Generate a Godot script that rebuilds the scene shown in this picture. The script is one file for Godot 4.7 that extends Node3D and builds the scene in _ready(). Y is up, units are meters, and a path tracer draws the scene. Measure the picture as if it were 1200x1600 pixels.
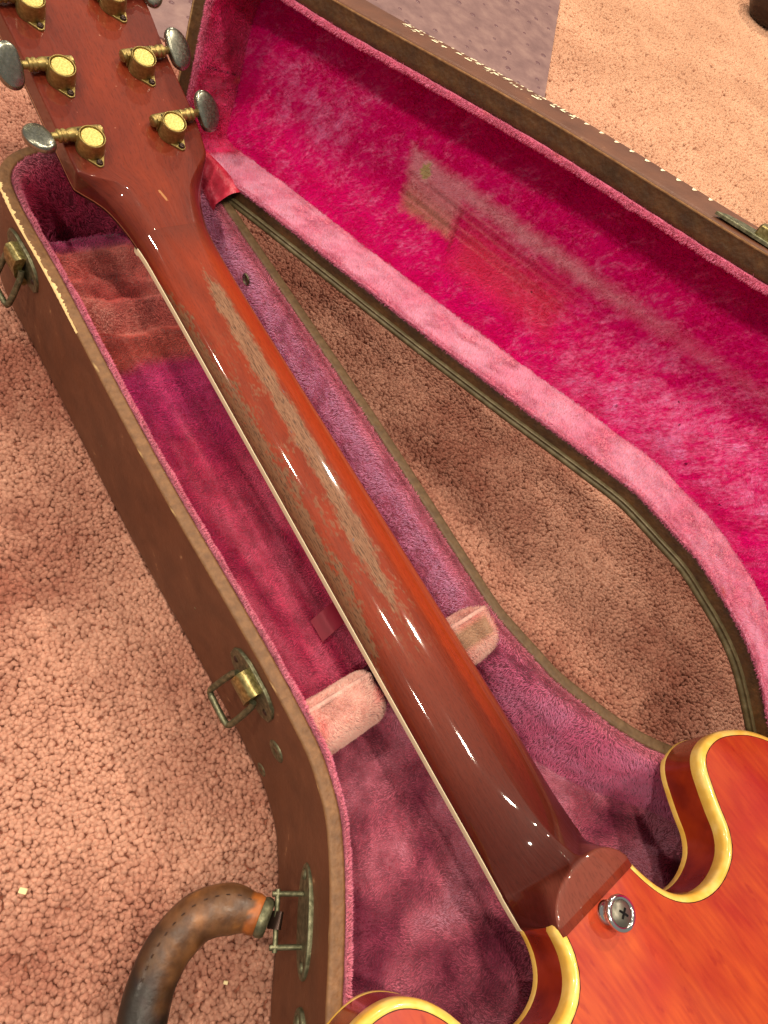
extends Node3D
# Lengths in the helpers are millimetres along (x = along the neck, y = up, u = across); p3() turns them into scene metres.

const H := 80.3            # height of the case rim
const HINGE_U := 62.26     # hinge axis: u = HINGE_U + HINGE_Q * x
const HINGE_Q := 0.181
const LID_TURN := 1.792

var rng := RandomNumberGenerator.new()
var nz := FastNoiseLite.new()
var outline: PackedVector2Array        # case outline, (x, u)
var outward: PackedVector2Array
var M := {}
var panel_image: Image

# ------------------------------------------------------------------ helpers
func p3(x: float, y: float, u: float) -> Vector3:
	return Vector3(x, y, -u) * 0.001

func lin(r: float, g: float, b: float) -> Color:      # 0..255 display values to linear
	return Color(r / 255.0, g / 255.0, b / 255.0).srgb_to_linear()

func ns(x: float, y: float, z := 0.0) -> float:
	return nz.get_noise_3d(x, y, z)

func sstep(a: float, b: float, x: float) -> float:
	return smoothstep(a, b, x)

class Geo:
	var v := PackedVector3Array()
	var n := PackedVector3Array()
	var t := PackedVector2Array()
	var c := PackedColorArray()
	var i := PackedInt32Array()

	# rows of points; out = a direction the sheet faces (zero: away from its own middle)
	func grid(rows: Array, out := Vector3.ZERO, uvs = null, cols = null) -> void:
		var R := rows.size()
		var C: int = rows[0].size()
		var first := v.size()
		var nn := PackedVector3Array()
		nn.resize(R * C)
		var mid := Vector3.ZERO
		for r in R:
			for k in C:
				mid += rows[r][k]
		mid /= R * C
		for r in R - 1:
			var a: PackedVector3Array = rows[r]
			var b: PackedVector3Array = rows[r + 1]
			for k in C - 1:
				var f1 := (b[k] - a[k]).cross(a[k + 1] - a[k])
				var f2 := (b[k + 1] - b[k]).cross(a[k + 1] - b[k])
				nn[r * C + k] += f1
				nn[r * C + k + 1] += f1 + f2
				nn[(r + 1) * C + k] += f1 + f2
				nn[(r + 1) * C + k + 1] += f2
		for r in R:   # closed rows and poles share their normals
			if rows[r][0].distance_squared_to(rows[r][C - 1]) < 1e-13:
				var s := nn[r * C] + nn[r * C + C - 1]
				nn[r * C] = s
				nn[r * C + C - 1] = s
		for r in [0, R - 1]:
			if rows[r][0].distance_squared_to(rows[r][C / 2]) < 1e-13:
				var s := Vector3.ZERO
				for k in C:
					s += nn[r * C + k]
				for k in C:
					nn[r * C + k] = s
		var score := 0.0
		for r in R:
			for k in C:
				score += nn[r * C + k].dot(out if out != Vector3.ZERO else rows[r][k] - mid)
		var sg := -1.0 if score < 0.0 else 1.0
		for r in R:
			for k in C:
				v.append(rows[r][k])
				n.append((nn[r * C + k] * sg).normalized())
				t.append(uvs[r][k] if uvs != null else Vector2(float(k) / (C - 1), float(r) / (R - 1)))
				c.append(cols[r][k] if cols != null else Color.WHITE)
		for r in R - 1:
			for k in C - 1:
				var a := first + r * C + k
				var q := [a, a + C, a + 1, a + 1, a + C, a + C + 1]
				if sg > 0:
					q = [a, a + 1, a + C, a + 1, a + C + 1, a + C]
				for z in q:
					i.append(z)

	func fan(ring: PackedVector3Array, out: Vector3) -> void:
		var m := Vector3.ZERO
		for p in ring:
			m += p
		m /= ring.size()
		var mids := PackedVector3Array()
		mids.resize(ring.size())
		mids.fill(m)
		grid([ring, mids], out)

	func tube(path: PackedVector3Array, radii, sides := 10, capped := true, squash := 1.0, up := Vector3.UP) -> void:
		var rows := []
		var N := path.size()
		for k in N:
			var d := (path[mini(k + 1, N - 1)] - path[maxi(k - 1, 0)]).normalized()
			var a := d.cross(up).normalized()
			if a.length() < 0.1:
				a = d.cross(Vector3.RIGHT).normalized()
			var b := a.cross(d)
			var r: float = radii[k] if radii is Array else radii
			var ring := PackedVector3Array()
			for s in sides + 1:
				var w := TAU * s / sides
				ring.append(path[k] + (a * cos(w) + b * sin(w) * squash) * r)
			ring[sides] = ring[0]
			rows.append(ring)
		grid(rows)
		if capped:
			fan(rows[0], path[0] - path[1])
			fan(rows[N - 1], path[N - 1] - path[N - 2])

	# profile of (radius, height) about the y axis of xf
	func lathe(prof: Array, xf: Transform3D, sides := 28) -> void:
		var rows := []
		for p in prof:
			var ring := PackedVector3Array()
			for s in sides + 1:
				var w := TAU * s / sides
				ring.append(xf * Vector3(cos(w) * p[0], p[1], sin(w) * p[0]))
			ring[sides] = ring[0]
			rows.append(ring)
		grid(rows)

	# a convex outline in the xz plane of xf, from y0 to y1, with a bevelled top
	func prism(o: PackedVector2Array, y0: float, y1: float, bev: float, xf := Transform3D()) -> void:
		var m := Vector2.ZERO
		for p in o:
			m += p
		m /= o.size()
		var rad := 0.0
		for p in o:
			rad += p.distance_to(m) / o.size()
		var k := 1.0 - bev / rad
		var rows := []
		for lv in [[1.0, y0], [1.0, y1 - bev], [lerpf(1.0, k, 0.3), y1 - bev * 0.3], [k, y1]]:
			var ring := PackedVector3Array()
			for j in o.size() + 1:
				var p: Vector2 = m + (o[j % o.size()] - m) * lv[0]
				ring.append(xf * Vector3(p.x, lv[1], p.y))
			rows.append(ring)
		grid(rows)
		var up := (xf.basis * Vector3.UP) * signf(y1 - y0)
		fan(rows[3], up)
		fan(rows[0], -up)

	func box(size: Vector3, xf: Transform3D, bev := 0.0) -> void:
		var a := size.x / 2
		var b := size.z / 2
		var q := minf(a, b) * 0.25
		prism(PackedVector2Array([Vector2(-a + q, -b), Vector2(a - q, -b), Vector2(a, -b + q), Vector2(a, b - q), Vector2(a - q, b), Vector2(-a + q, b), Vector2(-a, b - q), Vector2(-a, -b + q)]), -size.y / 2, size.y / 2, maxf(bev, 1e-5), xf)

	func blob(xf: Transform3D, nu := 10, nv := 16, e := 1.0) -> void:
		var rows := []
		for r in nu + 1:
			var th := PI * r / nu
			var ring := PackedVector3Array()
			for s in nv + 1:
				var w := TAU * s / nv
				var f := func(x: float) -> float: return signf(x) * pow(absf(x), e)
				ring.append(xf * Vector3(f.call(sin(th)) * f.call(cos(w)), f.call(cos(th)), f.call(sin(th)) * f.call(sin(w))))
			ring[nv] = ring[0]
			rows.append(ring)
		grid(rows)

	func mesh() -> ArrayMesh:
		var a := []
		a.resize(Mesh.ARRAY_MAX)
		a[Mesh.ARRAY_VERTEX] = v
		a[Mesh.ARRAY_NORMAL] = n
		a[Mesh.ARRAY_TEX_UV] = t
		a[Mesh.ARRAY_COLOR] = c
		a[Mesh.ARRAY_INDEX] = i
		var m := ArrayMesh.new()
		m.add_surface_from_arrays(Mesh.PRIMITIVE_TRIANGLES, a)
		return m

func obj(called: String, g: Geo, m: Material, parent: Node = self) -> MeshInstance3D:
	var o := MeshInstance3D.new()
	o.name = called
	o.mesh = g.mesh()
	o.material_override = m
	parent.add_child(o, true)
	return o

func base(called: String, parent: Node = self) -> Node3D:
	var o := Node3D.new()
	o.name = called
	parent.add_child(o, true)
	return o

func tag(o: Node, label: String, category := "", group := "", kind := "") -> void:
	if label: o.set_meta("label", label)
	if category: o.set_meta("category", category)
	if group: o.set_meta("group", group)
	if kind: o.set_meta("kind", kind)

func copies(called: String, mesh: Mesh, m: Material, xfs: Array, cols: PackedColorArray, parent: Node) -> void:
	var mm := MultiMesh.new()
	mm.transform_format = MultiMesh.TRANSFORM_3D
	mm.use_colors = true
	mm.mesh = mesh
	mm.instance_count = xfs.size()
	var buf := PackedFloat32Array()
	buf.resize(xfs.size() * 16)
	for k in xfs.size():
		var x: Transform3D = xfs[k]
		var b := x.basis
		var c := cols[k]
		var d := [b.x.x, b.y.x, b.z.x, x.origin.x, b.x.y, b.y.y, b.z.y, x.origin.y, b.x.z, b.y.z, b.z.z, x.origin.z, c.r, c.g, c.b, 1.0]
		for j in 16:
			buf[k * 16 + j] = d[j]
	mm.buffer = buf
	var o := MultiMeshInstance3D.new()
	o.name = called
	o.multimesh = mm
	o.material_override = m
	o.set_meta("kind", "stuff")
	parent.add_child(o, true)

# smooth table look-up: rows of [key, a, b, ...]
func table(tab: Array, key: float, col: int) -> float:
	var k := 0
	while k < tab.size() - 2 and tab[k + 1][0] < key:
		k += 1
	var a = tab[maxi(k - 1, 0)]
	var b = tab[k]
	var c = tab[k + 1]
	var d = tab[mini(k + 2, tab.size() - 1)]
	var w := clampf((key - b[0]) / (c[0] - b[0]), 0.0, 1.0)
	var h: float = c[0] - b[0]
	var s: float = (c[col] - b[col]) / h
	var sa: float = s if a == b else (b[col] - a[col]) / (b[0] - a[0])
	var sd: float = s if c == d else (d[col] - c[col]) / (d[0] - c[0])
	var m0 := 0.0 if sa * s <= 0 else 2.0 * sa * s / (sa + s)
	var m1 := 0.0 if sd * s <= 0 else 2.0 * sd * s / (sd + s)
	var w2 := w * w
	var w3 := w2 * w
	return (2 * w3 - 3 * w2 + 1) * b[col] + (w3 - 2 * w2 + w) * h * m0 + (3 * w2 - 2 * w3) * c[col] + (w3 - w2) * h * m1

# closed smooth curve through points, about one sample each step mm
func curve(pts: Array, step: float, closed := true) -> PackedVector2Array:
	var out := PackedVector2Array()
	var N := pts.size()
	for k in (N if closed else N - 1):
		var a: Vector2 = pts[(k - 1 + N) % N] if closed else pts[maxi(k - 1, 0)]
		var b: Vector2 = pts[k]
		var c: Vector2 = pts[(k + 1) % N]
		var d: Vector2 = pts[(k + 2) % N] if closed else pts[mini(k + 2, N - 1)]
		var cnt := maxi(1, int(round(b.distance_to(c) / step)))
		var t1 := maxf(sqrt(a.distance_to(b)), 1e-3)
		var t2 := maxf(sqrt(b.distance_to(c)), 1e-3)
		var t3 := maxf(sqrt(c.distance_to(d)), 1e-3)
		var m0 := (c - b) - ((c - a) / (t1 + t2) - (b - a) / t1) * 0.0
		m0 = t2 * ((b - a) / t1 - (c - a) / (t1 + t2) + (c - b) / t2) if a != b else c - b
		var m1 := t2 * ((c - b) / t2 - (d - b) / (t2 + t3) + (d - c) / t3) if c != d else c - b
		for j in cnt:
			var w := float(j) / cnt
			var w2 := w * w
			var w3 := w2 * w
			out.append(b * (2 * w3 - 3 * w2 + 1) + m0 * (w3 - 2 * w2 + w) + c * (3 * w2 - 2 * w3) + m1 * (w3 - w2))
	if not closed:
		out.append(pts[N - 1])
	return out

func normals2(o: PackedVector2Array) -> PackedVector2Array:   # outward, for a closed outline
	var area := 0.0
	var N := o.size()
	for k in N:
		area += o[k].cross(o[(k + 1) % N])
	var res := PackedVector2Array()
	for k in N:
		var d := (o[(k + 1) % N] - o[(k - 1 + N) % N]).normalized()
		res.append(Vector2(d.y, -d.x) * signf(area))
	return res

# rows round a closed outline from a list of [offset, y]
func loft(o: PackedVector2Array, nrm: PackedVector2Array, prof: Array, place: Callable) -> Array:
	var rows := []
	for p in prof:
		var ring := PackedVector3Array()
		for k in o.size() + 1:
			var q: Vector2 = o[k % o.size()] + nrm[k % o.size()] * p[0]
			ring.append(place.call(q.x, p[1], q.y))
		rows.append(ring)
	return rows

func inside_points(o: PackedVector2Array, step: float, margin: float) -> PackedVector2Array:
	var box := Rect2(o[0], Vector2.ZERO)
	for p in o:
		box = box.expand(p)
	var cell := {}
	for p in o:
		var key := Vector2i((p / 30.0).floor())
		if not cell.has(key): cell[key] = []
		cell[key].append(p)
	var out := PackedVector2Array()
	var y := box.position.y
	var odd := 0.0
	while y < box.end.y:
		var x := box.position.x + odd
		while x < box.end.x:
			var p := Vector2(x, y)
			if Geometry2D.is_point_in_polygon(p, o):
				var ok := true
				var kk := Vector2i((p / 30.0).floor())
				for a in [-1, 0, 1]:
					for b in [-1, 0, 1]:
						for q in cell.get(kk + Vector2i(a, b), []):
							if q.distance_squared_to(p) < margin * margin:
								ok = false
				if ok: out.append(p)
			x += step
		y += step * 0.87
		odd = step / 2 - odd
	return out

# a flat outline filled with triangles, each point lifted by place(x, u)
func fill(g: Geo, o: PackedVector2Array, step: float, place: Callable, out: Vector3, uvf = null, colf = null) -> void:
	var pts := o.duplicate()
	pts.append_array(inside_points(o, step, step * 0.6))
	var tri := Geometry2D.triangulate_delaunay(pts)
	var first := g.v.size()
	var nn := PackedVector3Array()
	nn.resize(pts.size())
	for p in pts:
		g.v.append(place.call(p.x, p.y))
		g.t.append(uvf.call(p.x, p.y) if uvf != null else p * 0.004)
		g.c.append(colf.call(p.x, p.y) if colf != null else Color.WHITE)
	for k in range(0, tri.size(), 3):
		var m := (pts[tri[k]] + pts[tri[k + 1]] + pts[tri[k + 2]]) / 3.0
		if not Geometry2D.is_point_in_polygon(m, o): continue
		var a := g.v[first + tri[k]]
		var f := (g.v[first + tri[k + 1]] - a).cross(g.v[first + tri[k + 2]] - a)
		var q := [tri[k], tri[k + 2], tri[k + 1]]
		if f.dot(out) < 0:
			f = -f
			q = [tri[k], tri[k + 1], tri[k + 2]]
		for z in q:
			nn[z] += f
			g.i.append(first + z)
	for p in nn:
		g.n.append(p.normalized() if p.length() > 0 else out)

# ------------------------------------------------------------------ materials
func noise_tex(size: int, freq: float, stops: Array, oct := 4, seed_ := 1, warp := 0.0, normal := false, strength := 2.0, kind := FastNoiseLite.TYPE_SIMPLEX_SMOOTH) -> NoiseTexture2D:
	var f := FastNoiseLite.new()
	f.noise_type = kind
	f.seed = seed_
	f.frequency = freq
	f.fractal_octaves = oct
	f.fractal_gain = 0.55
	if warp > 0:
		f.domain_warp_enabled = true
		f.domain_warp_amplitude = warp
		f.domain_warp_frequency = freq * 0.8
	var t := NoiseTexture2D.new()
	t.width = size
	t.height = size
	t.seamless = true
	t.noise = f
	if normal:
		t.as_normal_map = true
		t.bump_strength = strength
	elif stops.size():
		var g := Gradient.new()
		var off := PackedFloat32Array()
		var cl := PackedColorArray()
		for s in stops:
			off.append(s[0])
			cl.append(s[1])
		g.offsets = off
		g.colors = cl
		t.color_ramp = g
	return t

func grey(x: float) -> Color:
	return Color(x, x, x)

func c255(r: float, g: float, b: float) -> Color:
	return Color(r / 255.0, g / 255.0, b / 255.0)

func mat(col: Color, rough := 0.6, metal := 0.0) -> StandardMaterial3D:
	var m := StandardMaterial3D.new()
	m.albedo_color = col
	m.roughness = rough
	m.metallic = metal
	return m

func triplanar(m: StandardMaterial3D, per_metre: float) -> StandardMaterial3D:
	m.uv1_triplanar = true
	m.uv1_scale = Vector3.ONE * per_metre
	m.uv1_triplanar_sharpness = 4.0
	return m

func bump(m: StandardMaterial3D, tex: Texture2D, cm: float) -> void:
	m.heightmap_enabled = true
	m.heightmap_texture = tex
	m.heightmap_scale = cm

func neck_texture() -> ImageTexture:
	# u along the neck from the headstock tip to the heel, v round it from the bass edge to the treble edge
	var W := 1280
	var Hh := 256
	var im := Image.create(W, Hh, false, Image.FORMAT_RGB8)
	for y in Hh:
		var t := (y + 0.5) / Hh
		for x in W:
			var s := lerpf(-190.0, 421.0, (x + 0.5) / W)
			var a := t * 60.0
			var broad := ns(s * 0.5, a * 1.6, 3.0)
			var edge := ns(s * 1.3, a * 3.0, 9.0) * 0.9 + ns(s * 5.0, a * 11.0, 5.0) * 0.8
			var grain := ns(s * 1.0, a * 26.0, 17.0)
			var pore := ns(s * 3.4, a * 34.0, 31.0)
			# lacquer: dark brown-red at both ends, orange-red where it has thinned
			var dark := lin(100, 38, 22)
			var orange := lin(142, 50, 20)
			var thin := sstep(-4, 30, s) * (1.0 - sstep(235, 330, s))
			thin *= 0.75 + 0.5 * broad
			var right := sstep(0.60, 0.66, t + edge * 0.015) * sstep(10, 50, s) * (1.0 - sstep(260, 400, s))
			var col := dark.lerp(orange, clampf(thin * 0.8, 0, 1)).lerp(lin(146, 52, 16), right * 0.8)
			if s < 0:
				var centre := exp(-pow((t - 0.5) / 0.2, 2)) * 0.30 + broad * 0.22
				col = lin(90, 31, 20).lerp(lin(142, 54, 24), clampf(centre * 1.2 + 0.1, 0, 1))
			if s > 300:
				col = col.lerp(lin(72, 24, 14), sstep(310, 395, s) * (1.0 - 0.5 * right))
			if s > 405: col = col.lerp(lin(116, 60, 48), sstep(0.20, 0.30, t) * (1.0 - sstep(0.70, 0.80, t)) * sstep(405, 408, s))  # heel cap paler: ceiling reflection painted into the colour
			# bare wood where the hand wore through
			var t1 := lerpf(0.515, 0.50, sstep(40, 170, s))
			t1 = lerpf(t1, 0.40, sstep(165, 285, s))
			var w1 := 0.108 * sstep(26, 60, s) * (1.0 - sstep(215, 292, s)) + 0.018 * broad
			var d1 := (w1 - absf(t - t1)) / 0.06 + edge * 0.75
			var w2 := lerpf(0.14, 0.22, sstep(40, 170, s)) * sstep(20, 60, s) * (1.0 - sstep(245, 300, s))
			var d2 := (w2 - t) / 0.08 + edge * 1.3
			var bare := clampf(maxf(d1, d2) * 1.3, 0.0, 1.0)
			bare *= 1.0 - sstep(276, 298, s)
			if s < 18: bare = 0.0
			var wood := lin(148, 112, 86).lerp(lin(106, 76, 56), clampf(0.5 + grain * 0.9, 0, 1))
			if t < 0.3: wood = wood.lerp(lin(106, 74, 50), 0.65)
			# a faint rub of bare wood inside the thinned lacquer too
			var rub := clampf((edge + broad * 0.6 - 0.12) * 2.2, 0, 1) * sstep(60, 120, s) * (1.0 - sstep(250, 300, s)) * (1.0 - sstep(0.57, 0.61, t)) * 0.6
			col = col.lerp(wood, maxf(bare * 0.9, rub))
			col = col * (1.0 - clampf((pore - 0.12) * 2.2, 0, 0.6) * (0.35 + 0.65 * bare))
			col = col * (1.0 + grain * 0.12)
			var spot := ns(s * 2.6, a * 5.2, 77.0)
			if spot > 0.62 and bare > 0.3: col = col.lerp(Color(0.11, 0.10, 0.12), 0.7)
			# chips: pale nicks on the headstock
			var ch := maxf(1.0 - Vector2((s + 21.0) / 5.0, (t - 0.495 - (s + 21.0) * 0.004) / 0.012).length() + edge * 0.5, -1.0)
			if s < 0 and ch > 0.15: col = col.lerp(lin(178, 128, 80), 0.8)
			if s < -40 and ns(s * 4.0, a * 8.0, 55.0) > 0.70: col = col.lerp(Color(0.55, 0.25, 0.16), 0.5)
			im.set_pixel(x, y, Color(clampf(col.r, 0, 1), clampf(col.g, 0, 1), clampf(col.b, 0, 1)).linear_to_srgb())
	return ImageTexture.create_from_image(im)

func body_texture() -> ImageTexture:
	# covers x 380..640, u -180..180 at about 2 texels a millimetre, mirrored beyond
	var W := 640
	var im := Image.create(W, W, false, Image.FORMAT_RGB8)
	for y in W:
		var u := lerpf(-180.0, 180.0, (y + 0.5) / W)
		for x in W:
			var s := lerpf(380.0, 640.0, (x + 0.5) / W)
			var g := s * 0.84 + u * 0.10          # the grain runs along the body
			var h := u - s * 0.05
			var broad := ns(g * 0.55, h * 0.8, 101.0)
			var fine := ns(g * 0.9, h * 7.0, 107.0)
			var fleck := ns(g * 1.5, h * 3.4, 113.0)
			var col := lin(158, 38, 18).lerp(lin(184, 74, 25), clampf(0.52 + broad * 0.6 + fine * 0.35, 0, 1))
			col = col.lerp(lin(160, 36, 26), clampf(ns(g * 0.4, h * 0.5, 131.0) * 1.3, 0, 0.8))
			col = col * (1.0 + fine * 0.09)
			if fleck > 0.42: col = col.lerp(lin(140, 22, 12), clampf((fleck - 0.42) * 3.0, 0, 0.45))
			# where the finish rubbed against the strap button
			var dd := Vector2(s - 434.0, u - 1.0).length()
			col = col.lerp(Color(0.55, 0.05, 0.015), 0.55 * (1.0 - sstep(6, 15, dd)))
			im.set_pixel(x, y, Color(clampf(col.r, 0, 1), clampf(col.g, 0, 1), clampf(col.b, 0, 1)).linear_to_srgb())
	return ImageTexture.create_from_image(im)

func panel_texture() -> ImageTexture:
	# plush lid panel: x -110..430, u -110..110 ; crushed nap with its sheen put into the colour, the worn pale patch and its frayed hole
	var W := 1400
	var Hh := 560
	var im := Image.create(W, Hh, false, Image.FORMAT_RGB8)
	for y in Hh:
		var u := lerpf(-110.0, 110.0, (y + 0.5) / Hh)
		for x in W:
			var s := lerpf(-110.0, 430.0, (x + 0.5) / W)
			var a := s * 0.67 - u * 0.74
			var b := s * 0.74 + u * 0.67
			var wx := ns(a * 1.1, b * 1.1, 210.0) * 9.0
			var big := ns(a * 0.62 + wx, b * 1.0, 201.0)
			var mid := ns(a * 1.5 + wx, b * 3.6, 203.0)
			var fine := ns(a * 5.0, b * 13.0, 207.0)
			var zone := 0.5 * exp(-pow((s + 5.0) / 45.0, 2) - pow((u + 12.0) / 26.0, 2)) + 0.62 * exp(-pow((s - 275.0) / 75.0, 2) - pow((u - 22.0) / 34.0, 2)) + 0.25 * exp(-pow((s - 380.0) / 60.0, 2))
			var lie := sstep(-0.35, 1.0, big * 0.45 + mid * 0.5 + fine * 0.55 + zone - 0.28)
			lie *= 1.0 - 0.75 * sstep(-45, -62, u)  # less pale below the far rim: its shade put into the colour
			lie *= 1.0 - 0.6 * sstep(30, 44, u) * sstep(-20, 20, s)
			var col := lin(212, 8, 116).lerp(lin(242, 136, 184), lie)
			col = col * (1.0 + fine * 0.14)
			# worn patch: a long band and a square of flattened, greyed plush
			var e := mid * 2.4 + fine * 1.5
			var top := -31.0 + (s - 59.0) * 0.004
			var band := minf(minf(s - 60.0 + e + (u + 10) * 0.2, u - top + e), (top + 17.0 + sstep(180, 320, s) * -5.0) - u + e)
			var sq := minf(minf(s - 62.0 + e - (u + 20) * 0.25, 112.0 - s + e), minf(u - top + e, 10.0 - (s - 70) * 0.05 - u + e))
			var wp := clampf(maxf(band * (1.0 - 0.55 * sstep(130, 330, s)), sq) / 7.0, 0, 1)
			var weave := 0.5 + 0.5 * sin(s * 2.6 + u * 1.0) * sin(u * 3.1)
			var worn := lin(222, 150, 166).lerp(lin(188, 134, 118), sstep(-16, 2, u)) * (0.86 + 0.14 * weave + mid * 0.22)
			col = col.lerp(worn, wp * (0.92 - 0.35 * sstep(120, 300, s)))
			for ln in [[-13.5, 0.04], [-2.0, 0.03]]:   # pressed lines along the patch
				var dl := absf(u - ln[0] - (s - 90.0) * ln[1])
				if s > 66 and s < 330: col = col.lerp(Color(0.20, 0.075, 0.05), 0.38 * clampf(1.0 - dl / 2.4, 0, 1) * (1.0 - sstep(110, 240, s)))
				if s > 66 and s < 240: col = col.lerp(Color(0.80, 0.30, 0.34), 0.5 * clampf(1.0 - absf(dl - 2.6) / 1.3, 0, 1) * (1.0 - sstep(120, 240, s)))
			var tan_ := clampf(minf(minf(s - 110.0, 200.0 - s), minf(u + 16.0, 26.0 - u)) / 14.0, 0, 1)
			col = col.lerp(Color(0.58, 0.06, 0.085), tan_ * 0.55)
			var cr := absf(s - 111.0 - u * 0.12) # fold at the end of the square
			if u > -14 and u < 12: col = col.lerp(Color(0.33, 0.03, 0.05), 0.6 * clampf(1.0 - cr / 2.2, 0, 1))
			var hole := 1.0 - Vector2((s - 77.5) / 4.2, (u + 19.5) / 6.5).length() + fine * 0.45 + mid * 0.3
			if hole > 0.25: col = Color(0.50, 0.42, 0.22) * (0.9 + fine * 0.3)
			elif hole > -0.05: col = col.lerp(Color(0.75, 0.38, 0.42), 0.7)
			im.set_pixel(x, y, Color(clampf(col.r, 0, 1), clampf(col.g, 0, 1), clampf(col.b, 0, 1)).linear_to_srgb())
	for q in [[250.0, 27.0], [276.0, 4.0], [284.0, 14.0], [171.0, 2.0], [301.0, 30.0], [330.0, 38.0]]:   # specks of dirt
		im.fill_rect(Rect2i(int((q[0] + 110.0) / 540.0 * W), int((q[1] + 110.0) / 220.0 * Hh), 3, 2), Color(0.12, 0.03, 0.05))
	panel_image = im
	return ImageTexture.create_from_image(im)

func make_materials() -> void:
	var fuzz := noise_tex(1024, 0.11, [[0.0, grey(0.0)], [1.0, grey(1.0)]], 3, 41)
	var nap := noise_tex(1024, 0.016, [[0.0, c255(196, 190, 193)], [0.35, c255(214, 209, 212)], [0.65, c255(244, 240, 242)], [1.0, c255(255, 255, 255)]], 7, 7, 30.0)
	# plush: colour comes from the vertex colours, the nap from the texture
	var pl := triplanar(mat(Color.WHITE, 0.95), 5.0)
	pl.vertex_color_use_as_albedo = true
	pl.albedo_texture = nap
	pl.metallic_specular = 0.15
	pl.rim_enabled = true
	pl.rim = 0.55
	pl.rim_tint = 0.75
	bump(pl, fuzz, 0.09)
	M.plush = pl
	var fb := mat(Color.WHITE, 0.9)
	fb.vertex_color_use_as_albedo = true
	fb.metallic_specular = 0.15
	fb.backlight_enabled = true
	fb.backlight = Color(0.5, 0.5, 0.5)
	M.fibre = fb
	var pn := mat(Color.WHITE, 0.95)
	pn.albedo_texture = panel_texture()
	pn.metallic_specular = 0.12
	pn.rim_enabled = true
	pn.rim = 0.35
	pn.rim_tint = 0.9
	pn.uv2_scale = Vector3.ONE
	bump(pn, fuzz, 0.02)
	M.panel = pn
	# brown leatherette
	var tx := triplanar(mat(Color.WHITE, 0.5), 6.0)
	tx.albedo_texture = noise_tex(1024, 0.006, [[0.0, c255(84, 48, 29)], [0.5, c255(95, 55, 34)], [0.82, c255(102, 60, 38)], [0.88, c255(108, 66, 43)], [0.93, c255(158, 118, 84)], [1.0, c255(180, 140, 104)]], 6, 11, 25.0)
	tx.roughness_texture = noise_tex(512, 0.012, [[0.0, grey(0.42)], [1.0, grey(0.66)]], 4, 13)
	tx.roughness = 1.0
	bump(tx, noise_tex(512, 0.09, [], 3, 15), 0.012)
	M.tolex = tx
	var rim := triplanar(mat(Color.WHITE, 0.6), 9.0)
	rim.vertex_color_use_as_albedo = true
	rim.albedo_texture = noise_tex(1024, 0.02, [[0.0, c255(196, 186, 172)], [0.5, c255(226, 218, 206)], [0.8, c255(246, 240, 230)], [1.0, c255(255, 255, 255)]], 6, 17, 20.0)
	bump(rim, noise_tex(512, 0.05, [], 4, 19), 0.03)
	M.rim = rim
	var ol := triplanar(mat(Color.WHITE, 0.45, 0.25), 9.0)
	ol.albedo_texture = noise_tex(512, 0.02, [[0.0, c255(74, 64, 42)], [0.5, c255(96, 86, 60)], [0.85, c255(112, 102, 76)], [1.0, c255(170, 158, 124)]], 5, 23, 15.0)
	M.olive = ol
	# guitar
	var nk := mat(Color.WHITE, 0.45)
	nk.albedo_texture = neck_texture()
	nk.metallic_specular = 0.25
	nk.clearcoat_enabled = true
	nk.clearcoat = 0.65
	nk.clearcoat_roughness = 0.045
	bump(nk, noise_tex(1024, 0.02, [], 4, 29), 0.012)
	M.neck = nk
	var bd := mat(Color.WHITE, 0.4)
	bd.albedo_texture = body_texture()
	bd.clearcoat_enabled = true
	bd.clearcoat = 0.7
	bd.clearcoat_roughness = 0.08
	M.body = bd
	var sd := triplanar(mat(Color.WHITE, 0.2), 5.0)
	sd.albedo_texture = noise_tex(512, 0.012, [[0.0, c255(104, 26, 8)], [0.5, c255(140, 42, 10)], [1.0, c255(164, 58, 14)]], 5, 31, 10.0)
	sd.clearcoat_enabled = true
	sd.clearcoat = 0.6
	sd.clearcoat_roughness = 0.1
	M.side = sd
	var bi := triplanar(mat(Color.WHITE, 0.25), 14.0)
	bi.albedo_texture = noise_tex(512, 0.01, [[0.0, c255(226, 180, 70)], [0.5, c255(238, 198, 92)], [1.0, c255(248, 220, 134)]], 4, 37)
	bi.clearcoat_enabled = true
	bi.clearcoat = 0.5
	bi.clearcoat_roughness = 0.08
	M.binding = bi
	M.fret_binding = mat(c255(236, 222, 186), 0.35)
	M.line = mat(c255(58, 26, 12), 0.4)
	M.fingerboard = mat(c255(45, 24, 18), 0.5)
	M.face = mat(c255(16, 12, 11), 0.15)
	M.edge_glint = mat(c255(214, 170, 120), 0.35)
	# metals
	var gold := triplanar(mat(Color.WHITE, 1.0, 0.8), 60.0)
	gold.albedo_texture = noise_tex(512, 0.012, [[0.0, c255(130, 113, 68)], [0.4, c255(150, 132, 80)], [0.7, c255(164, 145, 90)], [1.0, c255(196, 178, 116)]], 4, 43, 20.0)
	gold.roughness_texture = noise_tex(512, 0.03, [[0.0, grey(0.36)], [1.0, grey(0.5)]], 4, 47)
	M.gold = gold
	var disc := triplanar(mat(Color.WHITE, 1.0, 0.55), 75.0)
	disc.albedo_texture = noise_tex(512, 0.02, [[0.0, c255(168, 146, 78)], [0.4, c255(204, 182, 104)], [0.7, c255(220, 200, 122)], [1.0, c255(236, 222, 160)]], 5, 53, 20.0)
	disc.roughness_texture = noise_tex(512, 0.03, [[0.0, grey(0.36)], [1.0, grey(0.6)]], 4, 47)
	bump(disc, noise_tex(512, 0.05, [], 3, 59), 0.002)
	M.disc = disc
	var nick := triplanar(mat(Color.WHITE, 1.0, 0.95), 45.0)
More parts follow.
